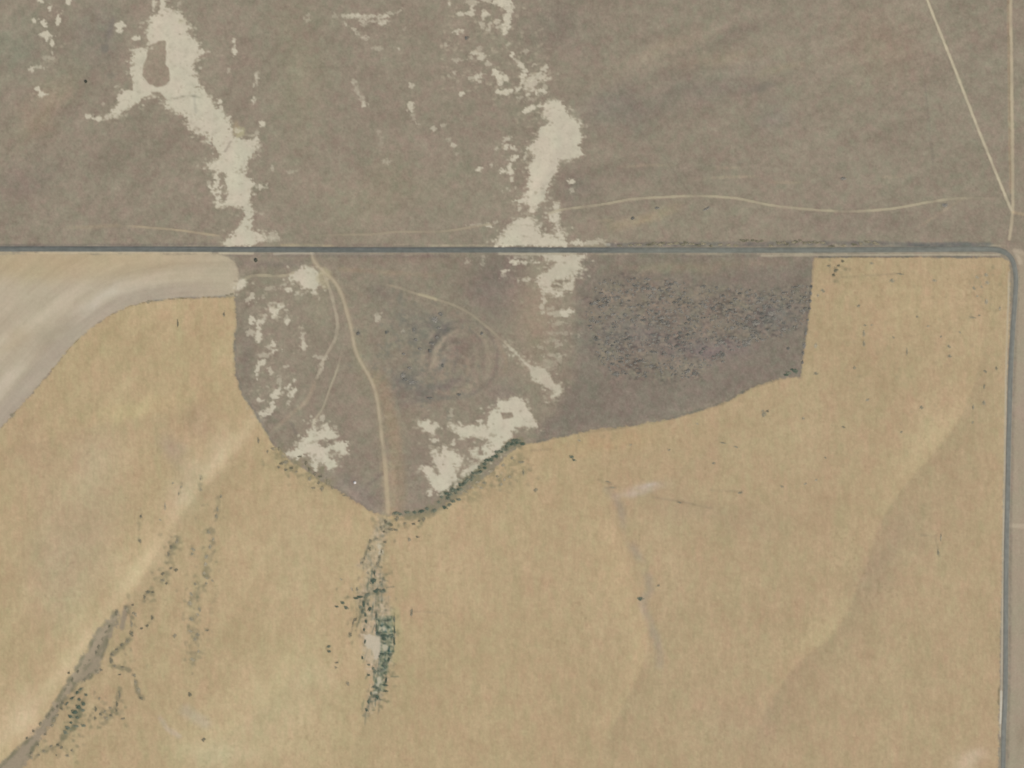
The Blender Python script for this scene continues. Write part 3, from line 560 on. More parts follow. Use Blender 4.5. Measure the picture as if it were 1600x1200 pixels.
FL = [(63, 2, 7, 8), (107, 3, 9, 8), (78, 13, 5, 6), (101, 20, 6, 4, .6), (91, 31, 7, 14), (53, 33, 7, 4), (69, 37, 7, 8), (71, 54, 16, 6), (74, 59, 9, 6), (81, 67, 6, 7), (81, 81, 4, 5, .6), (74, 90, 14, 5, .4), (50, 108, 7, 7, .8), (62, 106, 12, 4, .6), (59, 140, 6, 7), (66, 147, 9, 6),
      (188, 40, 13, 12), (186, 47, 7, 9), (213, 61, 9, 8), (366, 64, 6, 8), (367, 81, 8, 8), (365, 74, 3, 10, .6), (357, 110, 6, 6, .5), (401, 119, 5, 6, .6), (396, 134, 3, 8, .6), (397, 156, 5, 8, .8), (410, 194, 7, 8), (338, 279, 7, 14), (337, 291, 14, 5), (337, 301, 12, 6), (341, 312, 6, 16), (326, 287, 5, 5, .5),
      (408, 292, 6, 6, .8), (417, 291, 4, 5, .6), (425, 264, 4, 6, .5), (455, 269, 8, 3, .4), (390, 284, 8, 6), (394, 289, 7, 5), (425, 369, 8, 14, .5), (433, 371, 8, 10, .5), (418, 374, 24, 6, .4), (343, 158, 6, 6), (344, 170, 5, 8, .8), (358, 184, 7, 6, .9), (372, 204, 14, 4, .6), (241, 10, 5, 14, .6), (239, 6, 3, 12, .6), (279, 5, 5, 8, .4),
      (316, 80, 6, 6), (138, 182, 7, 6, .9), (152, 185, 9, 6), (163, 163, 5, 6, .4), (143, 180, 3, 3, .6),
      (785, 4, 22, 14), (795, 12, 12, 10, .8), (792, 32, 12, 22), (789, 48, 8, 11), (797, 22, 6, 12, .8), (775, 35, 11, 8, .7), (782, 42, 10, 6, .6), (757, 22, 8, 12, .7), (760, 22, 9, 6, .8), (754, 38, 7, 10, .6), (765, 42, 6, 10, .6), (762, 48, 5, 5, .5), (728, 21, 20, 7, .8), (738, 15, 7, 9, .8), (702, 5, 6, 6, .8), (737, 4, 14, 8, .5), (760, 0, 24, 4, .7),
      (716, 50, 11, 6, .8), (740, 82, 8, 8, .8), (753, 88, 13, 10, .8), (750, 75, 6, 6, .5), (734, 91, 6, 4, .5), (696, 70, 7, 4, .5), (714, 94, 9, 4, .5), (763, 100, 7, 6, .6), (748, 119, 14, 6, .8, -25), (742, 122, 14, 4, .6), (748, 127, 4, 5, .7), (776, 115, 14, 8, .95, 45), (785, 120, 16, 8, .95, 15), (781, 127, 7, 8, .9), (800, 86, 8, 6), (793, 69, 5, 5, .5),
      (822, 80, 8, 6, .5), (814, 101, 8, 7, .9), (809, 96, 8, 3, .6, 40), (820, 110, 6, 8, .9), (818, 118, 8, 8), (851, 106, 8, 7, .8), (838, 101, 9, 3, .5), (780, 144, 8, 8), (792, 144, 16, 7), (784, 137, 4, 8, .7), (810, 140, 6, 8, .9), (848, 141, 8, 7, .9), (851, 135, 5, 10, .5), (827, 147, 7, 6, .8), (838, 146, 6, 6), (810, 152, 10, 5, .5), (825, 155, 10, 4, .4), (721, 147, 7, 6, .9), (710, 113, 5, 5, .6),
      (703, 120, 6, 3, .4), (828, 170, 16, 6, .95, -25), (822, 175, 6, 6), (833, 167, 8, 5, .9), (842, 164, 7, 6, .9), (792, 217, 13, 5, .7, -15), (793, 229, 12, 5, .9, 10), (775, 234, 7, 4, .6), (803, 233, 6, 4, .6), (804, 246, 8, 7, .95, -30), (799, 250, 8, 4, .8), (820, 245, 4, 8, .7, 20), (749, 265, 7, 6), (785, 268, 9, 7), (795, 263, 6, 10, .9), (799, 269, 10, 8, .9), (798, 279, 7, 5, .8), (768, 258, 3, 6, .6),
      (893, 284, 8, 6), (893, 297, 5, 5, .5), (795, 296, 12, 3, .5, -10), (812, 325, 7, 6, .7, -30), (765, 353, 8, 5, .9), (755, 350, 30, 3, .5, -8), (870, 352, 6, 5, .8), (867, 357, 5, 4, .8), (861, 345, 8, 4, .8), (845, 351, 5, 5, .7),
      (905, 379, 16, 7, .9), (920, 380, 20, 6, .6), (938, 377, 12, 7, .5), (950, 382, 10, 4, .7), (828, 410, 40, 4, .8), (804, 409, 7, 6, .9), (789, 423, 8, 5, .9, -20), (824, 437, 16, 4, .7, -12), (786, 431, 8, 4, .4), (855, 398, 30, 3, .7), (812, 402, 20, 3, .4),
      (850, 465, 5, 16, .7), (847, 478, 7, 7, .6), (850, 488, 8, 3, .7), (886, 486, 14, 6, .9), (884, 493, 8, 6, .9), (872, 490, 24, 8, .5), (862, 482, 12, 4, .4), (874, 459, 8, 7, .9), (870, 505, 24, 5, .35), (871, 520, 26, 4, .35), (866, 532, 20, 3, .35), (873, 538, 10, 8, .4), (845, 543, 12, 4, .35, 15), (868, 555, 22, 3, .4), (873, 560, 7, 14, .35), (905, 525, 5, 6, .35), (858, 570, 22, 12, .25),
      (450, 452, 8, 6, .9), (446, 444, 10, 3, .5, -30), (464, 459, 8, 3, .6), (394, 463, 7, 7, .7), (410, 464, 8, 5, .35), (388, 471, 6, 8, .6), (401, 472, 5, 6, .5), (422, 451, 12, 5, .4), (393, 500, 7, 8), (415, 495, 5, 7, .6), (408, 502, 10, 7, .9), (404, 511, 6, 12, .9), (403, 524, 10, 14), (391, 520, 10, 9, .6), (449, 503, 9, 8), (448, 497, 3, 6, .5), (473, 530, 5, 22, .6), (475, 541, 7, 10, .7), (427, 537, 7, 8, .9),
      (428, 548, 13, 6, .9), (420, 543, 6, 6, .6), (413, 555, 14, 7, .5), (409, 567, 12, 8, .9, -30), (402, 577, 6, 16, .9), (422, 581, 6, 8, .7), (446, 573, 7, 5, .6), (436, 596, 6, 12, .45), (449, 605, 6, 7, .95), (454, 600, 10, 3, .7, -50), (460, 594, 5, 6, .6), (457, 613, 8, 12, .95, 25), (434, 614, 11, 10, .95, -30), (428, 619, 10, 6, .9), (406, 625, 8, 5, .9), (425, 636, 7, 12, .9), (414, 646, 14, 6, .9), (450, 630, 7, 6, .6), (420, 642, 10, 5, .8), (417, 605, 4, 4, .4),
      (502, 558, 14, 6, .5), (503, 570, 6, 14, .6, 15), (499, 583, 5, 12, .4, 15), (681, 687, 8, 4, .8), (709, 694, 4, 8, .8), (672, 770, 8, 7, .85), (704, 647, 6, 10, .4), (750, 659, 7, 6, .8), (720, 661, 6, 4, .7), (548, 125, 5, 8, .01), (553, 126, 6, 9, .45, -20), (557, 139, 6, 16, .35, -25), (564, 152, 6, 12, .4, -25), (568, 163, 9, 7, .8), (641, 166, 8, 11, .8), (643, 134, 6, 6, .7), (646, 180, 4, 9, .4), (650, 193, 7, 4, .6),
      (677, 201, 7, 7, .7, -30), (694, 196, 7, 5, .5), (701, 218, 6, 4, .4), (708, 226, 6, 6, .7), (714, 240, 5, 4, .3), (591, 206, 5, 6, .3), (595, 222, 5, 20, .2), (604, 252, 10, 7, .4), (547, 24, 18, 6, .6), (560, 25, 14, 4, .6), (523, 24, 6, 12, .35), (575, 24, 40, 2.5, .7), (595, 26, 30, 3, .6, -8), (610, 21, 24, 3, .5, -18), (565, 32, 8, 5, .6), (592, 33, 24, 3, .6), (598, 36, 8, 4, .8), (539, 37, 6, 5, .6), (552, 45, 8, 4, .6, 45), (560, 53, 9, 4, .5, 40), (571, 60, 7, 5, .5), (590, 76, 14, 6, .35), (623, 76, 6, 4, .7), (480, 31, 8, 5, .4), (482, 25, 5, 6, .4), (570, 38, 8, 5, .4),
      (633, 46, 6, 8, .3), (401, 122, 4, 14, .5), (402, 222, 6, 26, .5), (404, 290, 10, 4, .4), (406, 232, 4, 20, .3), (730, 407, 6, 10, .4), (755, 406, 5, 14, .4), (591, 494, 9, 12, .6), (630, 516, 5, 5, .4), (680, 664, 8, 8, .8), (504, 653, 6, 7, .6), (509, 668, 10, 8, .8), (1460, 262, 1, 1, 0)]
for k, f in enumerate(FL):
    a = f[4] if len(f) > 4 else 0.95
    rot = f[5] if len(f) > 5 else 0
    blob(f[0], f[1], f[2] * 1.2, f[3] * 1.2, (199, 190, 169), a, rag=2.3, soft=1.2, rot=rot, seed=k)
for (x0, x1, y0, y1, n, a) in [(690, 860, 0, 155, 260, .45), (770, 860, 130, 260, 90, .4), (380, 470, 450, 660, 130, .4), (640, 800, 640, 770, 80, .35), (40, 110, 0, 160, 60, .3), (800, 900, 400, 590, 110, .3), (325, 410, 180, 390, 70, .4), (500, 760, 20, 120, 90, .25)]:
    for k in range(n):
        blob(random.uniform(x0, x1), random.uniform(y0, y1), random.uniform(2.4, 6), random.uniform(2, 4.5), (190, 178, 155), random.random() * a, rag=1.2, soft=1.5, seed=k)

# ------------------------------------------------------------------ tracks worn by wheels
TR = {}
def track(key, pts, w, col, a, soft=1.4, fade=(0, 0), patch=0.2, ps=20):
    pts = smooth_line(pts, 4)
    sm = mask_line(pts, w, soft, 0.5, seed=len(TR) + 3, fade=fade, patch=patch, ps=ps)
    paint(sm, col, a)
    TR[key] = (pts, w)
add(mask_line([(1575, -60), (1576, 0), (1577, 120), (1578, 240), (1580, 300)], 4, 2, 0.5), (13, 7, 0), 0.8)
track('north', [(1579, -400), (1579, 0), (1580, 60), (1581, 150), (1582, 240), (1582.5, 320), (1580, 352), (1577, 374)], 4.2, (194, 179, 151), 0.8, patch=0.25)
track('diagonal', [(1360, -240), (1449, 0), (1464, 38), (1480, 78), (1496, 118), (1513, 162), (1530, 206), (1548, 250), (1565, 292), (1580, 328)], 3.6, (200, 188, 160), 0.85, patch=0.25, ps=10)
add(mask_line([(1583, 332), (1600, 335), (1640, 338)], 3.5, 2, 0.5), (16, 12, 6))
track('northline', [(858, 334), (875, 328), (920, 322), (950, 318), (980, 312), (1010, 309.5), (1040, 308), (1090, 306), (1150, 310), (1195, 319), (1230, 324), (1290, 329), (1340, 330), (1400, 325), (1450, 316), (1500, 310), (1578, 310)], 3.4, (184, 172, 145), 0.72, fade=(0.0, 0.12), patch=0.45, ps=14)
add(mask_line(smooth_line([(930, 357), (975, 350), (1010, 342), (1040, 332), (1075, 312)], 3), 10, 8, 2, fade=(0.2, 0.2), patch=0.3), (6, 5, 1))
track('west', [(185, 352), (215, 354), (240, 356), (265, 358), (290, 361), (325, 366), (350, 369)], 3.0, (179, 162, 135), 0.75, fade=(0.25, 0.1), patch=0.3)
add(mask_line([(90, 356), (140, 355), (185, 352)], 4, 3, 0.8, fade=(0.4, 0)), (8, 6, 3))
track('middle', [(480, 368), (540, 366.5), (580, 366), (620, 362), (660, 362), (700, 360.5), (740, 354), (775, 349)], 3.0, (168, 155, 131), 0.65, fade=(0.2, 0.05), patch=0.35)
add(mask_line([(440, 383), (490, 383.5), (520, 385)], 2.5, 2, .5), (18, 16, 8)); add(mask_line([(670, 383.5), (740, 384), (800, 384)], 2.2, 1.6, .5, patch=.3), (16, 15, 12))
track('main', [(487, 396), (490, 407), (499, 418), (510, 428), (521, 438), (530, 452), (537, 470), (543, 492), (549, 515), (554, 542), (562, 563), (574, 583), (584, 604), (590, 630), (594, 660), (597, 690), (601, 720), (604, 760), (606, 800)], 5.6, (177, 162, 137), 0.62, soft=2.2, patch=0.25, ps=9)
add(mask_line([(575, 570), (598, 600), (612, 660), (622, 720), (625, 780), (618, 800)], 14, 10, 2, fade=(0.15, 0.0)), (8, 4, 0))
add(mask_line([(604, 700), (608, 760), (609, 802)], 18, 6, 2, fade=(0.3, 0)), (12, 9, 5))
track('loop', [(503, 420), (507, 432), (513, 446), (518, 462), (523, 482), (527, 502), (526, 520), (521, 535), (512, 550), (505, 562), (500, 576), (495, 590)], 4.4, (184, 171, 149), 0.62, patch=0.3, ps=8)
track('spur', [(534, 545), (530, 565), (524, 585), (517, 602), (510, 622), (503, 640), (494, 652), (489, 664)], 2.8, (184, 172, 148), 0.7, fade=(0.3, 0), patch=0.3)
add(mask_line(smooth_line([(495, 590), (480, 625), (458, 645), (436, 664), (418, 676)], 3), 4.5, 3, 0.8, fade=(0.1, 0.2), patch=0.3), (15, 12, 9))
track('crest', [(384, 435), (395, 431), (410, 430), (430, 431), (448, 430), (458, 426)], 4.0, (180, 168, 142), 0.65, patch=0.4, ps=9)
paint(mask_line([(512, 428), (505, 424), (500, 433), (508, 445)], 9, 5, 2), (178, 166, 137), 0.6)
track('east', [(583, 441), (600, 444), (625, 450), (650, 459), (672, 465), (690, 470), (712, 478), (733, 489), (750, 502), (768, 517), (785, 532), (800, 545)], 3.4, (172, 159, 136), 0.5, fade=(0.12, 0.05), patch=0.5, ps=12)
paint(mask_line([(655, 460), (680, 467)], 4, 2, 1), (186, 174, 144), 0.6); add(mask_line([(530, 420), (600, 426), (680, 430)], 5, 4, 1, patch=0.5), (7, 4, 1))
add(mask_line([(540, 445), (580, 470), (620, 440)], 3, 3, 1, patch=0.5), (3, 2, 1))
core = smooth_line([(487, 396), (490, 407), (499, 418), (510, 428), (521, 438), (530, 452), (537, 470), (543, 492), (549, 515), (554, 542), (562, 563), (574, 583), (584, 604), (590, 630), (594, 660), (597, 690), (599, 700)], 4)
add(mask_line(core + [(603, 760), (606, 800)], 11, 6, 2, patch=0.3, ps=18), (4, 3.5, 2))
paint(mask_line(core, 1.8, 1.2, 0.4, patch=0.4, ps=14), (188, 173, 149), 0.6)
rv = random.Random(8)
for q_ in range(170):
    x0 = rv.uniform(-20, 1560); up = rv.random() < .5
    blob(x0, (383.8 if up else 396.6) + rv.gauss(0, .7), rv.uniform(8, 34), rv.uniform(1.6, 3.2), (176, 164, 140) if rv.random() < .5 else (126, 121, 106), rv.uniform(.15, .55), rag=.8, soft=1.2, seed=q_)
for ln in [[(1060, 283), (1100, 279), (1150, 276), (1205, 276)], [(1195, 285), (1260, 285)], [(1370, 276), (1425, 276)], [(985, 350), (1000, 346), (1020, 343)], [(930, 345), (960, 343)], [(1110, 262), (1160, 262)], [(960, 262), (1010, 258), (1060, 258)], [(1430, 358), (1520, 300)]]:
    add(mask_line(ln, 2.6, 2.5, 0.8, fade=(.25, .25), patch=.5), (11, 9, 6))
# verge colours either side of the paved road
paint(mask_line([(-400, 395.6), (0, 395.6), (60, 395.8)], 1.6, 1.4, 0.3), (192, 178, 152), 0.4); paint(mask_line([(60, 395), (150, 394.5), (260, 394.5), (330, 395)], 2.0, 1.2, 0.3, patch=0.3, ps=30), (203, 186, 158), 0.8); paint(mask_line([(343, 395.5), (395, 396)], 2.8, 1.4, 0.3), (196, 184, 158), 0.85)
paint(mask_line([(428, 397), (445, 395.6), (470, 395.6), (490, 396)], 3, 1.3, 0.3), (182, 172, 152), 0.8); paint(mask_line([(490, 396.5), (600, 397.5)], 2, 1.4, 0.3), (150, 142, 128), 0.5)
paint(mask_line([(780, 396.8), (850, 397.5), (900, 397)], 2.6, 1.4, 0.4), (184, 174, 152), 0.7); paint(mask_line([(1190, 399.5), (1260, 398.8), (1330, 398.4), (1440, 398), (1510, 397.8), (1562, 398)], 2.6, 1.6, 0.6, patch=0.55, ps=30), (182, 170, 148), 0.7)
paint(mask_line([(1576.5, 425), (1576, 460), (1574, 510), (1572.5, 560), (1571, 640), (1570, 720), (1568.5, 790), (1567, 880), (1566, 1000), (1564.5, 1090), (1563, 1150)], 2.4, 1.4, 0.3, patch=0.35, ps=60), (188, 177, 156), 0.8)
paint(mask_line([(1564.5, 1080), (1564.5, 1100), (1563, 1130)], 2.6, 1.2, 0.3), (204, 197, 180), 0.8); paint(mask_line([(1561, 1075), (1560, 1100)], 2, 1.5, 0.5, patch=.6, ps=6), (130, 120, 96), 0.8)
paint(mask_line([(1596, 394), (1586, 392), (1590, 400), (1594, 410)], 5, 3, 1), (190, 174, 152), 0.6)
add(mask_line([(-200, 383.5), (0, 383.5), (200, 382.8), (340, 381.5)], 3, 2.5, 0.6, patch=0.3), (-12, -12, -7)); add(mask_line([(520, 383), (640, 384)], 3, 3, 0.6, patch=0.4), (-8, -9, -6))
add(mask_line([(950, 384), (1010, 382), (1100, 382), (1200, 381), (1290, 380), (1375, 380.5), (1450, 383), (1545, 382)], 6, 3, 1.2, patch=0.45, ps=12), (-23, -18, -10)); add(mask_line([(1400, 382), (1550, 382)], 5, 3, 0.8), (-8, -4, -1))
add(mask_line([(360, 398), (460, 399), (600, 400), (700, 400)], 4, 3, 1, patch=0.3), (-9, -9, -5)); add(mask_line([(1575, 378), (1600, 380), (1640, 380)], 8, 4, 1), (-6, -6, -5))
add(mask_line([(930, 398.5), (1050, 399), (1190, 399)], 3.5, 3, 1, patch=0.5), (-9, -7, -5))
add(mask_line([(930, 387), (1300, 387)], 1, 1, 1), (0, 0, 0))

# past the photographed square the detail settles to each cover's even tone
out_ = sstep(40, 500, np.maximum(np.maximum(-X, X - W), np.maximum(-Y, Y - H)))[..., None]
even = np.where(inside(X, Y, TAN)[..., None], np.array([183., 161, 127]), np.where(inside(X, Y, PALE)[..., None], np.array([181., 168, 143]), np.where(inside(X, Y, EAST)[..., None], np.array([162., 149, 128]), np.array([146., 135, 118]))))
slow = (3 * noise(X, Y, 700, 700, 120) + 3 * noise(X, Y, 2500, 2500, 121))[..., None]
C = C * (1 - out_) + (even + slow) * out_
C = np.clip(C, 20, 250)

def to_lin(c):
    c = np.asarray(c, float) / 255.0
    return np.where(c <= 0.04045, c / 12.92, ((c + 0.055) / 1.055) ** 2.4)
ALB = to_lin(C) / GAIN

# ------------------------------------------------------------------ materials
def ground_material(name, rough, bump, ns, namp, wave=None):
    m = bpy.data.materials.new(name)
    m.use_nodes = True
    n, l = m.node_tree.nodes, m.node_tree.links
    b = n["Principled BSDF"]
    b.inputs["Roughness"].default_value = rough
    b.inputs["Specular IOR Level"].default_value = 0.0
    at = n.new("ShaderNodeAttribute"); at.attribute_name = "cover"
    tc = n.new("ShaderNodeTexCoord")
    nz = n.new("ShaderNodeTexNoise"); nz.inputs["Scale"].default_value = ns; nz.inputs["Detail"].default_value = 4
    l.new(tc.outputs["Object"], nz.inputs["Vector"])
    mr = n.new("ShaderNodeMapRange")
    mr.inputs["From Min"].default_value = 0.25; mr.inputs["From Max"].default_value = 0.75
    mr.inputs["To Min"].default_value = 1 - namp; mr.inputs["To Max"].default_value = 1 + namp
    l.new(nz.outputs["Fac"], mr.inputs["Value"])
    mx = n.new("ShaderNodeVectorMath"); mx.operation = 'SCALE'
    l.new(at.outputs["Color"], mx.inputs[0]); l.new(mr.outputs[0], mx.inputs["Scale"])
    l.new(mx.outputs[0], b.inputs["Base Color"])
    bm = n.new("ShaderNodeBump"); bm.inputs["Strength"].default_value = 0.5; bm.inputs["Distance"].default_value = bump
    h = nz.outputs["Fac"]
    if wave:
        mp = n.new("ShaderNodeMapping"); mp.inputs["Rotation"].default_value = (0, 0, math.radians(wave))
        wv = n.new("ShaderNodeTexWave"); wv.inputs["Scale"].default_value = 1.1; wv.inputs["Distortion"].default_value = 0.6
        l.new(tc.outputs["Object"], mp.inputs[0]); l.new(mp.outputs[0], wv.inputs[0])
        ad = n.new("ShaderNodeMath"); ad.operation = 'ADD'
        l.new(nz.outputs["Fac"], ad.inputs[0]); l.new(wv.outputs["Fac"], ad.inputs[1]); h = ad.outputs[0]
    l.new(h, bm.inputs["Height"]); l.new(bm.outputs[0], b.inputs["Normal"])
    return m
M_range = ground_material("dry_range_grass", 0.95, 0.25, 0.33, 0.075)
M_stub = ground_material("cut_stubble", 0.95, 0.12, 0.38, 0.045, wave=4)
M_pale = ground_material("fallow_soil", 0.95, 0.10, 0.35, 0.04, wave=40)
M_salt = ground_material("salt_crust", 0.9, 0.05, 0.3, 0.03)
M_track = ground_material("worn_dirt", 0.95, 0.06, 0.4, 0.04)
M_scrub = ground_material("scrub_soil", 0.95, 0.25, 0.36, 0.09)

def sheet(name, cells, lift, mat, kind='structure'):
    """one sheet of land cells from the shared grid, lifted by `lift` metres"""
    jj, ii = np.nonzero(cells)
    a = jj * NX + ii
    quads = np.stack([a, a + NX, a + NX + 1, a + 1], 1)
    used, inv = np.unique(quads, return_inverse=True)
    q = inv.reshape(-1, 4).astype(np.int32)
    vx = X.ravel()[used] - W / 2
    vy = H / 2 - Y.ravel()[used]
    vz = Z.ravel()[used] + lift
    me = bpy.data.meshes.new(name)
    me.vertices.add(len(used))
    me.vertices.foreach_set("co", np.stack([vx, vy, vz], 1).astype(np.float32).ravel())
    me.loops.add(q.size)
    me.loops.foreach_set("vertex_index", q.ravel())
    me.polygons.add(len(q))
    me.polygons.foreach_set("loop_start", np.arange(0, q.size, 4, dtype=np.int32))
    me.polygons.foreach_set("loop_total", np.full(len(q), 4, dtype=np.int32))
    me.polygons.foreach_set("use_smooth", np.ones(len(q), dtype=bool))
    at = me.attributes.new("cover", 'FLOAT_COLOR', 'POINT')
    col = np.ones((len(used), 4), np.float32)
    col[:, :3] = ALB.reshape(-1, 3)[used]
    at.data.foreach_set("color", col.ravel())
    me.update(); me.validate()
    me.materials.append(mat)
    o = bpy.data.objects.new(name, me)
    scene.collection.objects.link(o)
    o["kind"] = kind
    return o

cx = (X[:-1, :-1] + X[1:, 1:]) / 2
cy = (Y[:-1, :-1] + Y[1:, 1:]) / 2
allc = np.ones(cx.shape, bool)
def cells_from(sm, thr=0.5):
    full = np.zeros(X.shape, np.float32)
    full[sm[0]] = sm[1]
    c = (full[:-1, :-1] + full[1:, :-1] + full[:-1, 1:] + full[1:, 1:]) / 4
    return c > thr
def big(c, nmin=30):
    """drop loose specks of fewer than nmin cells"""
    c = c.copy()
    for _ in range(1):
        n = c.astype(np.int32)
        k = np.zeros_like(n)
        for dj in (-2, -1, 0, 1, 2):
            for di in (-2, -1, 0, 1, 2):
                k += np.roll(np.roll(n, dj, 0), di, 1)
        c &= k >= 9
    return c

ground = sheet("ground", allc, 0.0, M_range)
field = sheet("stubble_field", cells_from(mask_poly(TAN, 1.0, 0.6, (5, 3))), 0.10, M_stub)
fallow = sheet("fallow_field", cells_from(mask_poly(PALE, 1.0, 0.4)), 0.10, M_pale)
scrubland = sheet("scrubland", cells_from(mask_poly(SCRUB, 2.0, 2)) & ~cells_from(mask_poly(TAN, 1.0, 0.6, (5, 3)), 0.3), 0.08, M_scrub)
for k in 'abceghilkf':
    sheet("salt_flat", big(cells_from(SALTM[k])), 0.16, M_salt)
gully = sheet("gully", big(cells_from(mask_poly(GULLY, 2.5, 1.5, (5, 5), 77))), 0.18, M_range)
taken = np.zeros(cx.shape, bool)
for k in ('main', 'loop', 'spur', 'crest', 'east', 'north', 'diagonal', 'northline', 'west', 'middle'):
    pts, w = TR[k]
    s, m = mask_line(pts, w + 0.6, 1.0, 0)
    c = cells_from((s, m)) & ~taken
    taken |= c
    sheet("dirt_track", c, 0.24, M_track)

# ------------------------------------------------------------------ paved road: cambered ribbon with gravel shoulders
def road_material():
    m = bpy.data.materials.new("weathered_asphalt")
    m.use_nodes = True
    n, l = m.node_tree.nodes, m.node_tree.links
    b = n["Principled BSDF"]; b.inputs["Roughness"].default_value = 0.9; b.inputs["Specular IOR Level"].default_value = 0.1
    at = n.new("ShaderNodeAttribute"); at.attribute_name = "cover"
    tc = n.new("ShaderNodeTexCoord")
    nz = n.new("ShaderNodeTexNoise"); nz.inputs["Scale"].default_value = 0.12; nz.inputs["Detail"].default_value = 6
    l.new(tc.outputs["Object"], nz.inputs["Vector"])
    mr = n.new("ShaderNodeMapRange"); mr.inputs["From Min"].default_value = 0.3; mr.inputs["From Max"].default_value = 0.7
    mr.inputs["To Min"].default_value = 0.90; mr.inputs["To Max"].default_value = 1.10
    l.new(nz.outputs["Fac"], mr.inputs["Value"])
    mx = n.new("ShaderNodeVectorMath"); mx.operation = 'SCALE'
    l.new(at.outputs["Color"], mx.inputs[0]); l.new(mr.outputs[0], mx.inputs["Scale"]); l.new(mx.outputs[0], b.inputs["Base Color"])
    return m
M_road = road_material()

def resample(pts, step):
    p = np.array(pts, float)
    seg = np.hypot(*np.diff(p, axis=0).T)
    t = np.concatenate([[0], np.cumsum(seg)])
    near = []
    q = 0.0
    while q < t[-1]:
        xx = np.interp(q, t, p[:, 0]); yy = np.interp(q, t, p[:, 1])
        near.append((xx, yy))
        q += step if (-200 < xx < 1800 and -200 < yy < 1400) else 120.0
    near.append(tuple(p[-1]))
    return np.array(near)

def zat(x, y):
    i = np.clip(np.searchsorted(gx, x) - 1, 0, NX - 2)
    j = np.clip(np.searchsorted(gy, y) - 1, 0, NY - 2)
    u = (x - gx[i]) / (gx[i + 1] - gx[i]); v = (y - gy[j]) / (gy[j + 1] - gy[j])
    return (Z[j, i] * (1 - u) + Z[j, i + 1] * u) * (1 - v) + (Z[j + 1, i] * (1 - u) + Z[j + 1, i + 1] * u) * v

R = resample(ROAD, 2.0)
T = np.gradient(R, axis=0); T /= np.hypot(T[:, 0], T[:, 1])[:, None]
Nn = np.stack([T[:, 1], -T[:, 0]], 1)      # left of travel = north on the E-W leg (photo Y is down)
# cross-section: offset, height
sec = [(-7.2, -0.25), (-5.0, 0.20), (-3.9, 0.42), (-2.6, 0.46), (-1.2, 0.50), (0, 0.52), (1.2, 0.50), (2.6, 0.46), (3.9, 0.42), (5.0, 0.20), (7.2, -0.25)]
nr, ns_ = len(R), len(sec)
vv = np.zeros((nr, ns_, 3)); cc = np.ones((nr, ns_, 4), np.float32)
zc = zat(R[:, 0], R[:, 1])
along = np.arange(nr) * 2.0
for k, (o, h) in enumerate(sec):
    slim = np.where(R[:, 1] < 396, 0.84, 0.72)
    px = R[:, 0] + Nn[:, 0] * o * slim
    py = R[:, 1] + Nn[:, 1] * o * slim
    vv[:, k, 0] = px - W / 2; vv[:, k, 1] = H / 2 - py; vv[:, k, 2] = zc + h
    onew = (R[:, 1] < 396).astype(float)
    e = sstep(930, 1010, R[:, 0]) * onew
    base = np.array([108, 110, 105])[None] + e[:, None] * np.array([12, 11, 8]) + (1 - onew)[:, None] * np.array([17, 15, 13])
    l = 5 * noise(along, 0 * along + k * 0.7, 40, 2, 5) + 5.5 * noise(along, 0 * along + k * 2.0, 9, 2, 6)
    c = base + l[:, None]
    if abs(o) == 3.9: c = c - 7  # both edges darker: ditch shading put into the colour
    if o == -3.9: c = c + (onew * e)[:, None] * np.array([10, 12, 10]) * 0  
    if o == 3.9: c = c - (onew * (1 - e))[:, None] * np.array([6, 8, 4])  # more painted ditch shading along the north edge in the west
    if o == 5.0 or o == -5.0:
        gi = np.clip(np.searchsorted(gx, px), 0, NX - 1); gj = np.clip(np.searchsorted(gy, py), 0, NY - 1)
        c = 0.45 * c + 0.55 * C[gj, gi]
    if abs(o) > 6:
        gi = np.clip(np.searchsorted(gx, px), 0, NX - 1); gj = np.clip(np.searchsorted(gy, py), 0, NY - 1)
        c = C[gj, gi]
    cc[:, k, :3] = to_lin(np.clip(c, 20, 250)) / GAIN
idx = np.arange(nr * ns_).reshape(nr, ns_)
q = np.stack([idx[:-1, :-1], idx[:-1, 1:], idx[1:, 1:], idx[1:, :-1]], -1).reshape(-1, 4)
me = bpy.data.meshes.new("road")
me.from_pydata(vv.reshape(-1, 3).tolist(), [], q.tolist())
at = me.attributes.new("cover", 'FLOAT_COLOR', 'POINT'); at.data.foreach_set("color", cc.reshape(-1))
if me.polygons[0].normal.z < 0: me.flip_normals()
me.polygons.foreach_set("use_smooth", np.ones(len(me.polygons), dtype=bool))
me.materials.append(M_road)
road = bpy.data.objects.new("road", me); scene.collection.objects.link(road); road["kind"] = "structure"

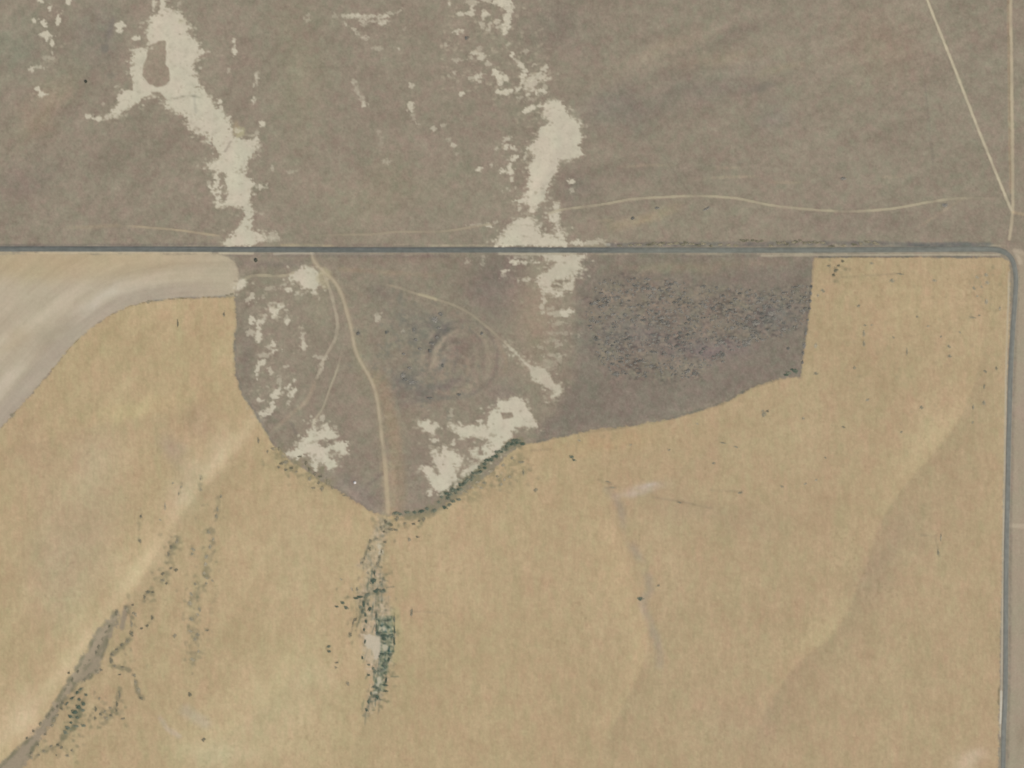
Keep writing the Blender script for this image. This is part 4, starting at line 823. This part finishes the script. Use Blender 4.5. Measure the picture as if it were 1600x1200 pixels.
# ------------------------------------------------------------------ shrubs and weeds
def leaf_material(name, c1, c2):
    m = bpy.data.materials.new(name)
    m.use_nodes = True
    n, l = m.node_tree.nodes, m.node_tree.links
    b = n["Principled BSDF"]; b.inputs["Roughness"].default_value = 0.85; b.inputs["Specular IOR Level"].default_value = 0.1
    tc = n.new("ShaderNodeTexCoord"); nz = n.new("ShaderNodeTexNoise"); nz.inputs["Scale"].default_value = 3.0
    oi = n.new("ShaderNodeObjectInfo")
    ad = n.new("ShaderNodeMath"); ad.operation = 'ADD'
    l.new(tc.outputs["Object"], nz.inputs["Vector"]); l.new(nz.outputs["Fac"], ad.inputs[0])
    ml = n.new("ShaderNodeMath"); ml.operation = 'MULTIPLY_ADD'; ml.inputs[1].default_value = 0.8; ml.inputs[2].default_value = -0.4
    l.new(oi.outputs["Random"], ml.inputs[0]); l.new(ml.outputs[0], ad.inputs[1])
    cr = n.new("ShaderNodeValToRGB"); cr.color_ramp.elements[0].position = 0.2; cr.color_ramp.elements[1].position = 0.8
    cr.color_ramp.elements[0].color = (*c1, 1); cr.color_ramp.elements[1].color = (*c2, 1)
    l.new(ad.outputs[0], cr.inputs[0]); l.new(cr.outputs[0], b.inputs["Base Color"])
    return m
M_sage = leaf_material("grey_sage_leaf", (0.175, 0.168, 0.14), (0.285, 0.262, 0.215))
M_weed = leaf_material("dry_weed_leaf", (0.19, 0.175, 0.115), (0.34, 0.295, 0.195))
M_green = leaf_material("green_weed_leaf", (0.09, 0.12, 0.085), (0.20, 0.21, 0.145))
M_faint = leaf_material("straw_weed_leaf", (0.29, 0.262, 0.175), (0.41, 0.355, 0.24))
M_bush = leaf_material("dark_bush_leaf", (0.07, 0.075, 0.055), (0.15, 0.15, 0.105))

def clump_geo(rnd, n, leaf, height, stems=7):
    """unit-radius shrub: splayed stems and many leaf clumps through an uneven dome"""
    V, F = [], []
    lobes = [(rnd.uniform(-.5, .5), rnd.uniform(-.5, .5), rnd.uniform(.35, .6), rnd.uniform(.6, 1.0)) for _ in range(5)]
    lobes.append((0, 0, .55, 1.0))
    for k in range(n):
        lx, ly, lr, lh = rnd.choice(lobes)
        a, rr = rnd.uniform(0, 2 * math.pi), lr * math.sqrt(rnd.random())
        x, y = lx + rr * math.cos(a), ly + rr * math.sin(a)
        zt = height * lh * math.sqrt(max(0.02, 1 - (rr / lr) ** 2 * 0.85))
        z = zt * (0.35 + 0.65 * math.sqrt(rnd.random()))
        s = leaf * rnd.uniform(.6, 1.4)
        nn = np.array([rnd.gauss(0, .45), rnd.gauss(0, .45), 1.0])
        u = np.cross(nn, [math.cos(k * 2.4), math.sin(k * 2.4), 0.0]); u /= np.linalg.norm(u)
        w = np.cross(u, nn); w /= np.linalg.norm(w)
        b = len(V)
        for (p, q) in ((-1, 0), (0, -.6), (1, 0), (0, .6)):
            V.append((x + s * (p * u[0] + q * w[0]), y + s * (p * u[1] + q * w[1]), z + s * (p * u[2] + q * w[2])))
        F.append((b, b + 1, b + 2, b + 3))
    for k in range(stems):
        a = rnd.uniform(0, 2 * math.pi); e = rnd.uniform(.3, .7); t = 0.025
        b = len(V)
        for j in range(3):
            V.append((t * math.cos(j * 2.1), t * math.sin(j * 2.1), -0.08))
        V.append((e * math.cos(a), e * math.sin(a), height * rnd.uniform(.4, .8)))
        F += [(b, b + 1, b + 3), (b + 1, b + 2, b + 3), (b + 2, b, b + 3)]
    return V, F
def clump_mesh(name, seed, n, leaf, height, mat):
    V, F = clump_geo(random.Random(seed), n, leaf, height)
    me = bpy.data.meshes.new(name); me.from_pydata(V, [], F); me.materials.append(mat)
    return me
SAGE = [clump_mesh("sagebrush", 100 + i, 90, .19, .34, M_sage) for i in range(5)]
WEED = [clump_mesh("weed_clump", 200 + i, 64, .21, .20, M_weed) for i in range(5)]
GREEN = [clump_mesh("green_weed", 300 + i, 84, .20, .30, M_green) for i in range(4)]
BUSH = [clump_mesh("bush", 400 + i, 240, .13, .9, M_bush) for i in range(3)]
FAINT = [clump_mesh("pale_weed", 500 + i, 60, .22, .14, M_faint) for i in range(4)]
PROTO = {}
rs = random.Random(5)
def place(name, meshes, px, py, w, h, label, cat, group=None, rot=0.0):
    key = (name, meshes[0].name)
    i = rs.randrange(len(meshes))
    k = (key, i)
    if k in PROTO:
        o = PROTO[k].copy()
    else:
        o = bpy.data.objects.new(name, meshes[i]); PROTO[k] = o
    scene.collection.objects.link(o)
    o.name = name
    o.location = (px - W / 2, H / 2 - py, float(zat(np.array(px), np.array(py))) + 0.1)
    w, h = max(w, 3) * 1.2, max(h, 2.6) * 1.2
    o.scale = (w / 2, h / 2, (w + h) / 4 if w + h < 14 else 3.0)
    o.rotation_euler = (0, 0, math.radians(-rot))
    o["label"] = label; o["category"] = cat
    if group: o["group"] = group
    elif "group" in o: del o["group"]
    return o

# dense scrub east of the pale wash
def in_poly(p, x, y):
    return bool(inside(np.array([x], float), np.array([y], float), p)[0])
def zone(x, y):
    ns = "top" if y < 470 else ("upper" if y < 510 else ("lower" if y < 552 else "bottom"))
    ew = "far western" if x < 975 else ("western" if x < 1045 else ("central" if x < 1120 else ("eastern" if x < 1190 else "far eastern")))
    return ns, ew
cnt = 0
fixed = [(1005, 450, 8, 6), (1043, 440, 7, 4), (1013, 437, 10, 4), (930, 473, 9, 7), (935, 470, 6, 5), (967, 465, 7, 6), (985, 480, 8, 4), (977, 492, 9, 8), (988, 500, 8, 7), (1019, 486, 6, 6), (1063, 520, 8, 6), (1044, 528, 6, 6), (1022, 524, 10, 6), (985, 528, 9, 6), (950, 550, 9, 7), (965, 543, 7, 6),
         (1000, 548, 8, 6), (1020, 550, 8, 5), (963, 584, 12, 6), (1050, 575, 9, 6), (1085, 584, 9, 6), (1075, 580, 7, 5), (1000, 564, 8, 4), (970, 565, 9, 4), (1100, 545, 8, 5), (1120, 540, 9, 5), (1165, 540, 12, 6), (1170, 535, 8, 8), (1130, 462, 6, 4), (1112, 500, 6, 5), (1180, 505, 9, 8), (1190, 467, 12, 7),
         (1195, 480, 9, 8), (1205, 490, 9, 8), (1215, 470, 9, 6), (1210, 497, 9, 8), (1225, 505, 8, 5), (1185, 472, 8, 6), (1198, 495, 10, 5), (1232, 545, 5, 6), (1130, 565, 7, 4), (1122, 555, 8, 5), (980, 457, 6, 5), (1070, 457, 6, 4), (1125, 535, 8, 6)]
pts = list(fixed)
while len(pts) < 285:
    x, y = rs.uniform(912, 1262), rs.uniform(434, 596)
    if not in_poly(DENSE, x, y): continue
    if float(noise(np.array([x]), np.array([y]), 22, 14, 33)[0]) + rs.uniform(-.6, .6) < -0.1: continue
    if not in_poly(SCRUB, x, y): continue
    s_ = rs.uniform(3.0, 6.5)
    pts.append((x, y, s_ * rs.uniform(1.0, 1.5), s_ * rs.uniform(.65, 1.0)))
for (x, y, w, h) in pts:
    ns, ew = zone(x, y)
    size = "broad" if w > 7.5 else ("mid-sized" if w > 5 else "small")
    place("sagebrush", SAGE, x, y, w, h, f"{size} dark grey sagebrush in the {ns} {ew} part of the dense scrub patch", "shrub", "sagebrush of the dense scrub patch")
# roadside shrubs on the north verge
rp = [(1012, 382, 7, 4), (1020, 381, 6, 4), (1028, 382, 7, 5), (1036, 381, 6, 4), (1045, 381, 7, 4), (1058, 380, 8, 5), (1066, 382, 6, 4), (1073, 380, 6, 5), (1080, 382, 7, 4), (1090, 383, 6, 4), (1100, 382, 7, 4), (1112, 384, 6, 3.5), (1125, 383, 6, 4), (1140, 383, 7, 4), (1150, 384, 6, 3.5), (1158, 376, 5, 4), (1164, 377, 5, 4), (1170, 376.5, 5, 4), (1176, 377, 5, 4),
      (1182, 376.5, 5, 4), (1188, 377, 5, 4), (1205, 384, 7, 4), (1216, 380, 7, 5), (1224, 379, 6, 5), (1230, 382, 6, 4), (1240, 379, 6, 4), (1246, 378, 5, 5), (1252, 377, 6, 4), (1258, 379, 6, 4), (1264, 380, 5, 4), (1270, 378, 6, 4), (1277, 379, 6, 4), (1284, 380, 6, 4), (1300, 384, 7, 4), (1318, 384, 8, 4), (1335, 383, 8, 4), (1345, 380, 6, 4), (1355, 379, 7, 4), (1364, 379, 7, 4), (1372, 381, 6, 4), (968, 384, 6, 3.5), (985, 384, 7, 3.5), (998, 383.5, 7, 3.5)]
for k, (x, y, w, h) in enumerate(rp):
    where = "west of its gap" if x < 1195 else ("in its long middle run" if x < 1292 else "in its thin eastern run")
    place("roadside_shrub", WEED, x + rs.uniform(-2, 2), y - 0.5 + rs.uniform(-1, 1), w * rs.uniform(1.1, 1.7), h, f"low dark shrub in the row on the road's north verge, {where}", "shrub", f"roadside shrubs on the north verge, {where}")
# weeds at field margins, in the drainage and beside the gully
def weeds(lst, meshes, name, label, group, jit=0.0):
    xs = [p[0] for p in lst]; ys = [p[1] for p in lst]; x0_, x1_, y0_, y1_ = min(xs), max(xs) + .01, min(ys), max(ys) + .01
    base_label = label
    for p in lst:
        x, y, w, h = p[:4]
        if len(lst) >= 4 and group and len(base_label.split()) <= 14:
            tall = (y1_ - y0_) > 2.2 * (x1_ - x0_); wide = (x1_ - x0_) > 2.2 * (y1_ - y0_)
            row = ["topmost", "upper", "middle", "lower", "lowest"][int((y - y0_) / (y1_ - y0_) * 5)]
            col_ = ["leftmost", "left", "middle", "right", "rightmost"][int((x - x0_) / (x1_ - x0_) * 5)]
            size = "larger" if w * h > 48 else ("slender" if max(w, h) > 1.9 * min(w, h) else "small")
            label = f"{size} {base_label.replace('small ', '')}, {row if tall else (col_ if wide else row + ' ' + col_)}"
            if len(label.split()) > 16: label = label.split(" ", 1)[1]
        place(name, meshes, x + rs.uniform(-jit, jit), y + rs.uniform(-jit, jit), w, h, label, "weed", group, p[4] if len(p) > 4 else 0)
weeds([(582, 907, 9, 10), (597, 924, 10, 6), (587, 925, 9, 6), (590, 922, 6, 5), (600, 923, 6, 6)], GREEN, "green_weed", "dark green weed clump where the drainage crosses itself, north of the pale bare spot", "green weeds at the drainage crossing")
weeds([(573, 929, 8, 7), (563, 933, 12, 4), (556, 935, 8, 4), (568, 944, 4, 13), (566, 955, 4, 8), (585, 897, 3, 12), (577, 951, 6, 8), (571, 961, 5, 8), (572, 972, 5, 7), (569, 985, 4, 7), (563, 949, 5, 7), (575, 945, 4, 6)], GREEN, "weed_clump", "dark dry weed clump in the upper drainage, south-west of the green crossing", "dark weeds in the upper drainage")
weeds([(535, 942, 6, 6), (541, 950, 7, 6), (526, 948, 6, 4)], GREEN, "weed_clump", "small dark weed clump in the group of three left of the drainage", "three weeds left of the drainage")
weeds([(550, 920, 4, 7), (558, 920, 4, 7), (594, 910, 5, 5), (590, 881, 5, 6), (564, 880, 4, 6), (533, 905, 5, 4), (575, 895, 5, 5)], FAINT, "weed_clump", "faint brown weed tuft beside the top of the drainage", "tufts beside the drainage top")
weeds([(552, 973, 3, 14, 12), (547, 991, 5, 6), (556, 968, 4, 7)], WEED, "weed_clump", "thin streak of dry weeds left of the pale bare spot", "weed streak left of the bare spot")
weeds([(588, 962, 3, 10), (588, 980, 3, 14), (593, 989, 9, 4), (599, 993, 9, 5), (610, 993, 7, 3), (600, 999, 7, 6), (616, 968, 2.6, 12), (616.5, 985, 2.6, 14), (616, 1003, 2.6, 14), (605, 971, 14, 3), (598, 1022, 10, 3), (609, 1023, 7, 6), (594, 1027, 6, 7), (601, 1040, 7, 11), (607, 1030, 4, 8), (595, 1048, 10, 7), (586, 1051, 6, 7), (583, 1045, 5, 6), (603, 1062, 3, 11),
       (584, 1073, 8, 5), (593, 1078, 6, 7), (589, 1076, 6, 4), (602, 1071, 9, 3), (580, 1085, 4, 9), (590, 1090, 6, 8), (576, 1098, 5, 9), (573, 1110, 5, 6), (602, 1080, 8, 2.5), (576, 1039, 5, 4), (576, 1055, 5, 4), (570, 1002, 3, 8), (566, 1028, 3, 7)], GREEN, "green_weed", "grey green weed clump in the thick lower drainage around the pale bare spot", "weeds in the lower drainage")
weeds([(513, 1010, 6, 5), (514, 1018, 6, 5)], GREEN, "green_weed", "one of two touching green weed clumps out left of the pale bare spot", "pair of green weeds left of the bare spot")
weeds([(526, 1035, 7, 4), (525, 1043, 5, 4)], WEED, "weed_clump", "small weed clump below the green pair left of the drainage", "small weeds below the green pair")
weeds([(543, 1068, 5, 7)], WEED, "weed_clump", "lone brownish weed left of the drainage foot", None)
weeds([(620, 811, 8, 7), (662, 812, 7, 7), (646, 818, 7, 5), (603, 815, 6, 6), (597, 825, 6, 7), (600, 830, 5, 6), (610, 827, 8, 5), (618, 828, 7, 4), (612, 820, 5, 5), (640, 843, 6, 6), (653, 839, 7, 3), (633, 818, 6, 3), (655, 814, 5, 4), (588, 842, 7, 4), (579, 845, 5, 6), (601, 847, 5, 4), (596, 861, 3, 10), (593, 870, 5, 8), (569, 872, 5, 8), (577, 857, 5, 7), (590, 881, 5, 6), (566, 879, 4, 5)],
      WEED, "weed_clump", "dry weed clump scattered where the dirt track ends at the triangle's southern tip", "weeds at the triangle's tip")
mg = [(617, 801, 9, 6), (626, 803, 7, 5), (636, 801, 9, 5), (648, 801, 8, 6), (658, 798, 9, 6), (668, 796, 8, 6), (678, 797, 8, 7), (695, 793, 8, 6), (702, 788, 7, 6), (708, 783, 8, 6), (716, 781, 8, 5), (706, 765, 7, 8), (697, 771, 8, 6), (690, 778, 7, 6), (686, 786, 7, 5), (712, 771, 6, 6), (700, 778, 7, 5)]
for t in np.linspace(0, 1, 40):
    a = np.array(MARG); u = 0.28 + 0.72 * t
    i = min(int(u * (len(a) - 1)), len(a) - 2); f = u * (len(a) - 1) - i
    p = a[i] * (1 - f) + a[i + 1] * f
    off = rs.choice([-1, 0, 0, 1, 4]) + rs.uniform(-2, 2)
    mg.append((p[0] + off * .65, p[1] + off * .75 - 1, rs.uniform(5, 9), rs.uniform(4, 7)))
weeds(mg, GREEN, "green_weed", "grey green weed in the dense margin between the salt crust and the stubble", "weeds of the salt margin", 0.6)
weeds([(746, 753, 9, 5), (757, 754, 8, 4), (735, 752, 7, 5), (766, 736, 8, 5), (738, 762, 7, 4), (728, 768, 7, 4), (783, 757, 7, 5), (788, 750, 5, 5), (786, 727, 7, 5), (777, 744, 6, 4), (815, 722, 9, 4), (818, 737, 3, 9), (804, 701, 6, 6), (812, 722, 5, 4), (722, 766, 6, 5), (752, 762, 6, 4), (800, 716, 6, 5), (796, 745, 6, 4)], FAINT, "weed_clump", "olive weed clump strewn on stubble just below the salt margin", "strewn weeds below the salt margin")
weeds([(446, 722, 10, 7), (439, 724, 7, 5), (418, 706, 4, 5), (426, 701, 6, 5), (436, 702, 5, 6), (468, 713, 8, 4), (484, 733, 6, 6), (478, 724, 5, 6), (484, 748, 7, 8), (489, 762, 8, 4), (503, 764, 8, 7), (498, 755, 6, 5), (512, 752, 5, 10), (492, 741, 7, 5), (500, 744, 8, 5), (455, 731, 7, 4), (447, 734, 7, 4), (463, 737, 5, 4), (404, 688, 4, 9), (436, 730, 6, 4), (520, 762, 5, 5), (538, 774, 6, 4)],
      WEED, "weed_clump", "dull green weed clump on the field edge below the star-shaped salt crust", "weeds below the star-shaped crust")
weeds([(120, 1083, 5, 7, 40), (126, 1077, 8, 4, -40), (113, 1091, 8, 4, -45), (104, 1100, 8, 4, -50), (116, 1113, 10, 8), (122, 1105, 8, 8), (130, 1100, 6, 8), (110, 1120, 8, 6), (121, 1122, 8, 5), (130, 1134, 8, 6), (118, 1135, 9, 5), (106, 1138, 9, 7), (102, 1145, 7, 7), (129, 1110, 7, 6), (134, 1086, 5, 5), (111, 1130, 6, 5), (124, 1094, 6, 6)], GREEN, "green_weed", "dark green weed in the clot hugging the lower gully's right side", "green weeds by the lower gully")
weeds([(150, 1108, 5, 8), (157, 1115, 6, 8), (165, 1122, 7, 6), (173, 1117, 6, 6), (183, 1100, 5, 8), (187, 1085, 4, 12), (182, 1110, 4, 5), (192, 1123, 8, 4), (155, 1092, 5, 5), (172, 1106, 5, 4), (149, 1122, 5, 5), (164, 1112, 5, 6)], WEED, "weed_clump", "grey weed clump in the loose cluster right of the lower gully", "loose weeds right of the gully")
weeds([(68, 1173, 6, 6), (80, 1166, 6, 5), (90, 1163, 6, 7), (96, 1168, 5, 6), (105, 1180, 7, 6), (88, 1180, 1.5, 3), (60, 1180, 6, 4), (48, 1184, 6, 5), (112, 1172, 5, 5)], WEED, "weed_clump", "low weed clump beside the mouth of the gully near the corner", "weeds at the gully mouth")
weeds([(197, 952, 6, 7), (181, 957, 5, 9, 15), (206, 975, 5, 10), (205, 990, 6, 9), (199, 1001, 7, 7), (190, 1008, 7, 5), (182, 1015, 6, 5), (175, 1022, 7, 8), (174, 1032, 7, 9), (179, 1041, 7, 4), (191, 1042, 8, 4), (208, 958, 5, 5), (211, 960, 5, 7), (209, 1055, 6, 6), (212, 1066, 5, 7), (216, 1078, 6, 9), (220, 1091, 6, 5), (187, 1054, 6, 3)],
      WEED, "weed_clump", "dull weed clump along the side channel curling right of the gully head", "weeds of the side channel")
gl = []
for (a, b) in [((172, 978), (150, 1020)), ((150, 1020), (112, 1062)), ((112, 1062), (92, 1096)), ((92, 1096), (74, 1122)), ((74, 1122), (30, 1166)), ((158, 1045), (122, 1068)), ((100, 1098), (80, 1134)), ((80, 1134), (40, 1190))]:
    for t in np.linspace(0, 1, 5)[:-1]:
        gl.append((a[0] + (b[0] - a[0]) * t + rs.uniform(-2, 2), a[1] + (b[1] - a[1]) * t + rs.uniform(-2, 2), rs.uniform(4, 7), rs.uniform(4, 7)))
weeds(gl, WEED, "gully_weed", "small dry weed on the rim of the grey diagonal gully", "weeds on the gully rims")
weeds([(326, 831, 6, 6), (333, 843, 5, 6), (328, 855, 6, 8), (322, 870, 7, 8), (321, 882, 7, 7), (319, 895, 5, 5), (302, 858, 8, 6), (300, 866, 6, 5), (299, 928, 6, 7), (297, 942, 7, 7), (305, 912, 5, 5), (312, 952, 5, 8), (299, 967, 7, 6), (309, 960, 5, 5), (322, 912, 5, 5), (298, 986, 8, 4), (309, 991, 6, 6), (305, 998, 6, 5), (310, 1018, 5, 6), (301, 1030, 8, 6), (323, 985, 8, 2.5), (340, 795, 4, 8), (338, 806, 5, 7), (345, 776, 5, 6), (332, 907, 5, 4), (323, 903, 6, 4)],
      FAINT, "weed_clump", "grey green weed clump in the vertical string right of the gully head", "vertical string of field weeds")
weeds([(277, 846, 6, 8, 30), (268, 855, 7, 6), (264, 866, 6, 7), (275, 891, 8, 5), (267, 888, 6, 5), (254, 897, 7, 5), (254, 906, 8, 6), (260, 912, 5, 4), (231, 925, 7, 7, 40), (238, 925, 6, 4), (226, 933, 5, 7), (238, 965, 5, 7), (230, 978, 6, 4), (221, 982, 6, 4), (207, 945, 5, 4)], WEED, "weed_clump", "weed clump in the broken line running down toward the gully head", "weeds above the gully head")
weeds([(220, 806, 5, 8)], WEED, "weed_clump", "upper of two small weeds on a hairline in the western stubble", None)
weeds([(218, 845, 5, 6)], WEED, "weed_clump", "lower of two small weeds on a hairline in the western stubble", None)
weeds([(273, 994, 7, 7)], WEED, "weed_clump", "lone round brown weed between the gully head and the vertical string", None)
weeds([(297, 1085, 7, 7)], WEED, "weed_clump", "lone pale weed below the vertical weed string", None)
weeds([(318, 1156, 8, 6)], WEED, "weed_clump", "lone faint weed low in the stubble, right of the gully mouth", None)
weeds([(107, 1051, 5, 5)], WEED, "weed_clump", "tiny weed just left of the diagonal gully", None)
weeds([(643, 957, 5, 14)], WEED, "weed_clump", "upright smudge of dry weeds right of the green drainage crossing", None)
weeds([(283, 761, 6, 3, -50), (313, 748, 3, 8), (314, 764, 3, 6), (279, 772, 3, 6), (270, 755, 5, 4), (250, 812, 5, 4), (258, 790, 3, 12)], FAINT, "weed_clump", "small streaky weed on the pale swale above the gully", "streaky weeds on the pale swale")
weeds([(232, 472, 8, 5)], WEED, "weed_clump", "single weed on the curved edge of the pale fallow field", None)
weeds([(355, 462, 6, 4), (362, 460, 8, 5), (350, 490, 4, 10), (278, 505, 3, 12), (20, 648, 10, 6, -35)], WEED, "weed_clump", "small weed at the border of the pale fallow field and stubble", "weeds at the fallow border")
# stubble east of the scrub
weeds([(1305, 422, 8, 8, -45), (1295, 415, 7, 5), (1310, 415, 6, 4), (1302, 429, 6, 5), (1317, 408, 6, 4)], WEED, "weed_clump", "dark weed in the knot at the north-west corner of the eastern stubble", "weeds at the eastern stubble's corner")
weeds([(1541, 429, 7, 6), (1527, 433, 7, 5), (1543, 441, 7, 6), (1522, 450, 6, 6), (1541, 472, 7, 9), (1527, 463, 5, 4), (1534, 448, 4, 5), (1562, 482, 4, 8), (1520, 496, 12, 3), (1530, 493, 6, 3)], FAINT, "weed_clump", "olive weed in the loose group near the road's bend", "weeds near the road bend")
weeds([(1286, 454, 7, 6), (1278, 462, 5, 5), (1341, 478, 6, 5), (1394, 438, 8, 6), (1362, 411, 6, 4), (1460, 438, 8, 4), (1407, 428, 12, 3), (1274, 540, 6, 9), (1335, 575, 6, 5), (1275, 583, 7, 5), (1350, 536, 4, 9), (1350, 520, 4, 10), (1483, 541, 6, 6), (1484, 556, 7, 5), (1470, 526, 4, 4), (1540, 580, 6, 5), (1557, 575, 4, 6), (1417, 550, 3, 12), (1352, 508, 6, 3), (1362, 508, 5, 3), (1450, 510, 6, 3), (1433, 495, 5, 4),
       (1538, 604, 4, 8), (1538, 629, 6, 7), (1521, 637, 4, 8), (1520, 660, 4, 5), (1355, 625, 7, 5), (1440, 636, 6, 6), (1470, 840, 3, 14), (1466, 862, 3, 10), (1290, 715, 4, 4), (1396, 527, 4, 4), (1500, 519, 4, 4), (1318, 667, 6, 4), (1408, 675, 5, 4), (1258, 756, 6, 4), (1275, 750, 5, 4), (1222, 760, 6, 4), (1255, 654, 6, 5)], FAINT, "weed_clump", "faint small weed scattered over the eastern stubble", "scattered weeds of the eastern stubble")
weeds([(1232, 583, 9, 6), (1243, 581, 11, 8), (1228, 586, 8, 4), (1238, 578, 7, 4)], GREEN, "green_weed", "dark weed crowding the scrub patch's south-east corner", "weeds at the scrub's corner")
weeds([(1268, 448, 4, 7), (1267, 458, 4, 8), (1266, 470, 4, 8), (1265, 482, 4, 6), (1262, 500, 4, 6), (1259, 520, 4, 9), (1257, 540, 5, 12), (1255, 552, 4, 7), (1254, 566, 4, 6)], SAGE, "edge_shrub", "low grey shrub lining the scrub patch's straight eastern edge", "shrubs of the scrub's east edge")
weeds([(893, 714, 7, 6), (897, 719, 6, 4)], GREEN, "green_weed", "dark weed of the close pair alone on stubble south of the scrub", "weed pair south of the scrub")
weeds([(1194, 646, 9, 11), (1199, 642, 6, 5)], WEED, "weed_clump", "dull green weed of the pair below the scrub's south-east boundary", "weed pair below the scrub boundary")
weeds([(1001, 936, 10, 7, -20)], GREEN, "green_weed", "lone dark green weed on the bluish wash line mid-field", None)
weeds([(837, 766, 8, 6)], WEED, "weed_clump", "lone weed in stubble south-east of the salt margin", None)
weeds([(1029, 915, 6, 4)], WEED, "weed_clump", "lone brown weed right of the bluish wash line", None)
weeds([(1156, 770, 9, 4), (1062, 785, 7, 3)], FAINT, "weed_clump", "thin dark weed right of the pale mid-field patch", "thin weeds by the mid-field patch")
weeds([(985, 695, 5, 3), (1045, 703, 6, 3), (905, 688, 6, 4), (950, 753, 12, 2.5, 18), (957, 762, 14, 2.5, 8), (1130, 692, 10, 3), (1150, 698, 7, 4), (1115, 724, 7, 4), (1090, 662, 5, 3)], FAINT, "weed_clump", "flat brown weed on stubble close below the scrub boundary", "flat weeds below the scrub boundary")
# lone bushes of the range
place("bush", BUSH, 399.5, 406, 6.5, 6.5, "lone round black bush just south of the paved road by the fallow field's corner", "bush")
place("bush", BUSH, 134, 127, 5, 5, "tiny lone dark bush on the north-west range left of the salt wash", "bush")
place("bush", SAGE, 1318, 279, 9, 6, "lone grey bush on the open range above the faint long track", "bush")
place("bush", SAGE, 989, 341, 6, 5, "right of two small bushes between the faint track and the road", "bush")
place("bush", SAGE, 1027, 325, 8, 5, "small bush tucked just below the faint long track", "bush")
place("bush", SAGE, 1477, 321, 9, 7, "grey bush below the faint long track near its eastern end", "bush")
place("bush", SAGE, 729, 60, 6, 6, "small dark bush among the scattered salt flecks at the top", "bush")
place("bush", SAGE, 1105, 326, 12, 4, "flat streak of brush under the crest of the faint long track", "bush", None, -30)
for k, (x, y, w, h) in enumerate([(680, 500, 9, 11), (686, 512, 7, 6), (676, 537, 8, 5), (683, 527, 6, 6), (672, 549, 5, 6), (647, 516, 6, 8), (634, 593, 12, 6), (644, 598, 14, 6), (630, 586, 7, 9), (650, 531, 8, 6), (604, 520, 5, 6), (560, 521, 6, 5), (688, 490, 6, 6), (692, 571, 5, 7), (656, 545, 7, 5), (631, 553, 7, 5), (640, 575, 8, 5), (718, 617, 7, 5), (672, 622, 12, 4), (690, 492, 5, 5), (753, 521, 5, 5)]):
    place("pit_shrub", SAGE, x, y, w, h, f"{['small', 'larger'][w * h > 45]} dark shrub {['above and left of', 'beside the rim of', 'below and left of'][(y > 510) + (y > 560)]} the dug ring, {['near the track', 'in between', 'close to the ring'][(x > 625) + (x > 665)]}", "shrub", "shrubs west of the dug ring")

# the small white stone
def stone(px, py, r, label):
    bpy_me = bpy.data.meshes.new("pale_stone")
    import bmesh
    bm = bmesh.new(); bmesh.ops.create_icosphere(bm, subdivisions=3, radius=r)
    rr = random.Random(3)
    for v in bm.verts:
        k = 1 + 0.18 * math.sin(v.co.x * 2.1 + 1) * math.cos(v.co.y * 2.7) + rr.uniform(-.05, .05)
        v.co = (v.co.x * k * 1.1, v.co.y * k, v.co.z * k * 0.55)
    bm.to_mesh(bpy_me); bm.free()
    m = bpy.data.materials.new("pale_rock"); m.use_nodes = True
    n, l = m.node_tree.nodes, m.node_tree.links
    nz = n.new("ShaderNodeTexNoise"); nz.inputs["Scale"].default_value = 2
    cr = n.new("ShaderNodeValToRGB"); cr.color_ramp.elements[0].color = (.5, .46, .42, 1); cr.color_ramp.elements[1].color = (.72, .68, .63, 1)
    l.new(nz.outputs["Fac"], cr.inputs[0]); l.new(cr.outputs[0], n["Principled BSDF"].inputs["Base Color"]); n["Principled BSDF"].inputs["Roughness"].default_value = .9
    bpy_me.materials.append(m)
    o = bpy.data.objects.new("pale_stone", bpy_me); scene.collection.objects.link(o)
    o.location = (px - W / 2, H / 2 - py, float(zat(np.array(px), np.array(py))) + 0.5)
    o["label"] = label; o["category"] = "rock"
stone(554.5, 754, 2.0, "small white rock on grey ground left of the dirt track's lower end")

# low tangle of brush between the sagebrush, too dense to count
def undergrowth():
    V, F = [], []
    rr = random.Random(9)
    protos = [clump_geo(random.Random(900 + i), 12, .42, .4, 0) for i in range(8)]
    n = 0
    while n < 900:
        x, y = rr.uniform(905, 1266), rr.uniform(430, 600)
        if not in_poly(DENSE, x, y) or not in_poly(SCRUB, x, y): continue
        if rr.random() > 0.55 + 0.6 * float(noise(np.array([x]), np.array([y]), 9, 5, 31)[0]): continue
        n += 1
        r_ = rr.uniform(1.0, 2.2); z0 = float(zat(np.array(x), np.array(y))) + 0.1
        pv, pf = protos[rr.randrange(8)]
        b = len(V)
        V += [(x - W / 2 + r_ * 1.3 * p[0], H / 2 - y + r_ * p[1], z0 + r_ * p[2]) for p in pv]
        F += [tuple(b + i for i in f) for f in pf]
    me = bpy.data.meshes.new("undergrowth"); me.from_pydata(V, [], F); me.materials.append(M_sage)
    o = bpy.data.objects.new("undergrowth", me); scene.collection.objects.link(o)
    o["kind"] = "stuff"; o["label"] = "low grey brush tangled between the sagebrush of the dense scrub patch"
undergrowth()
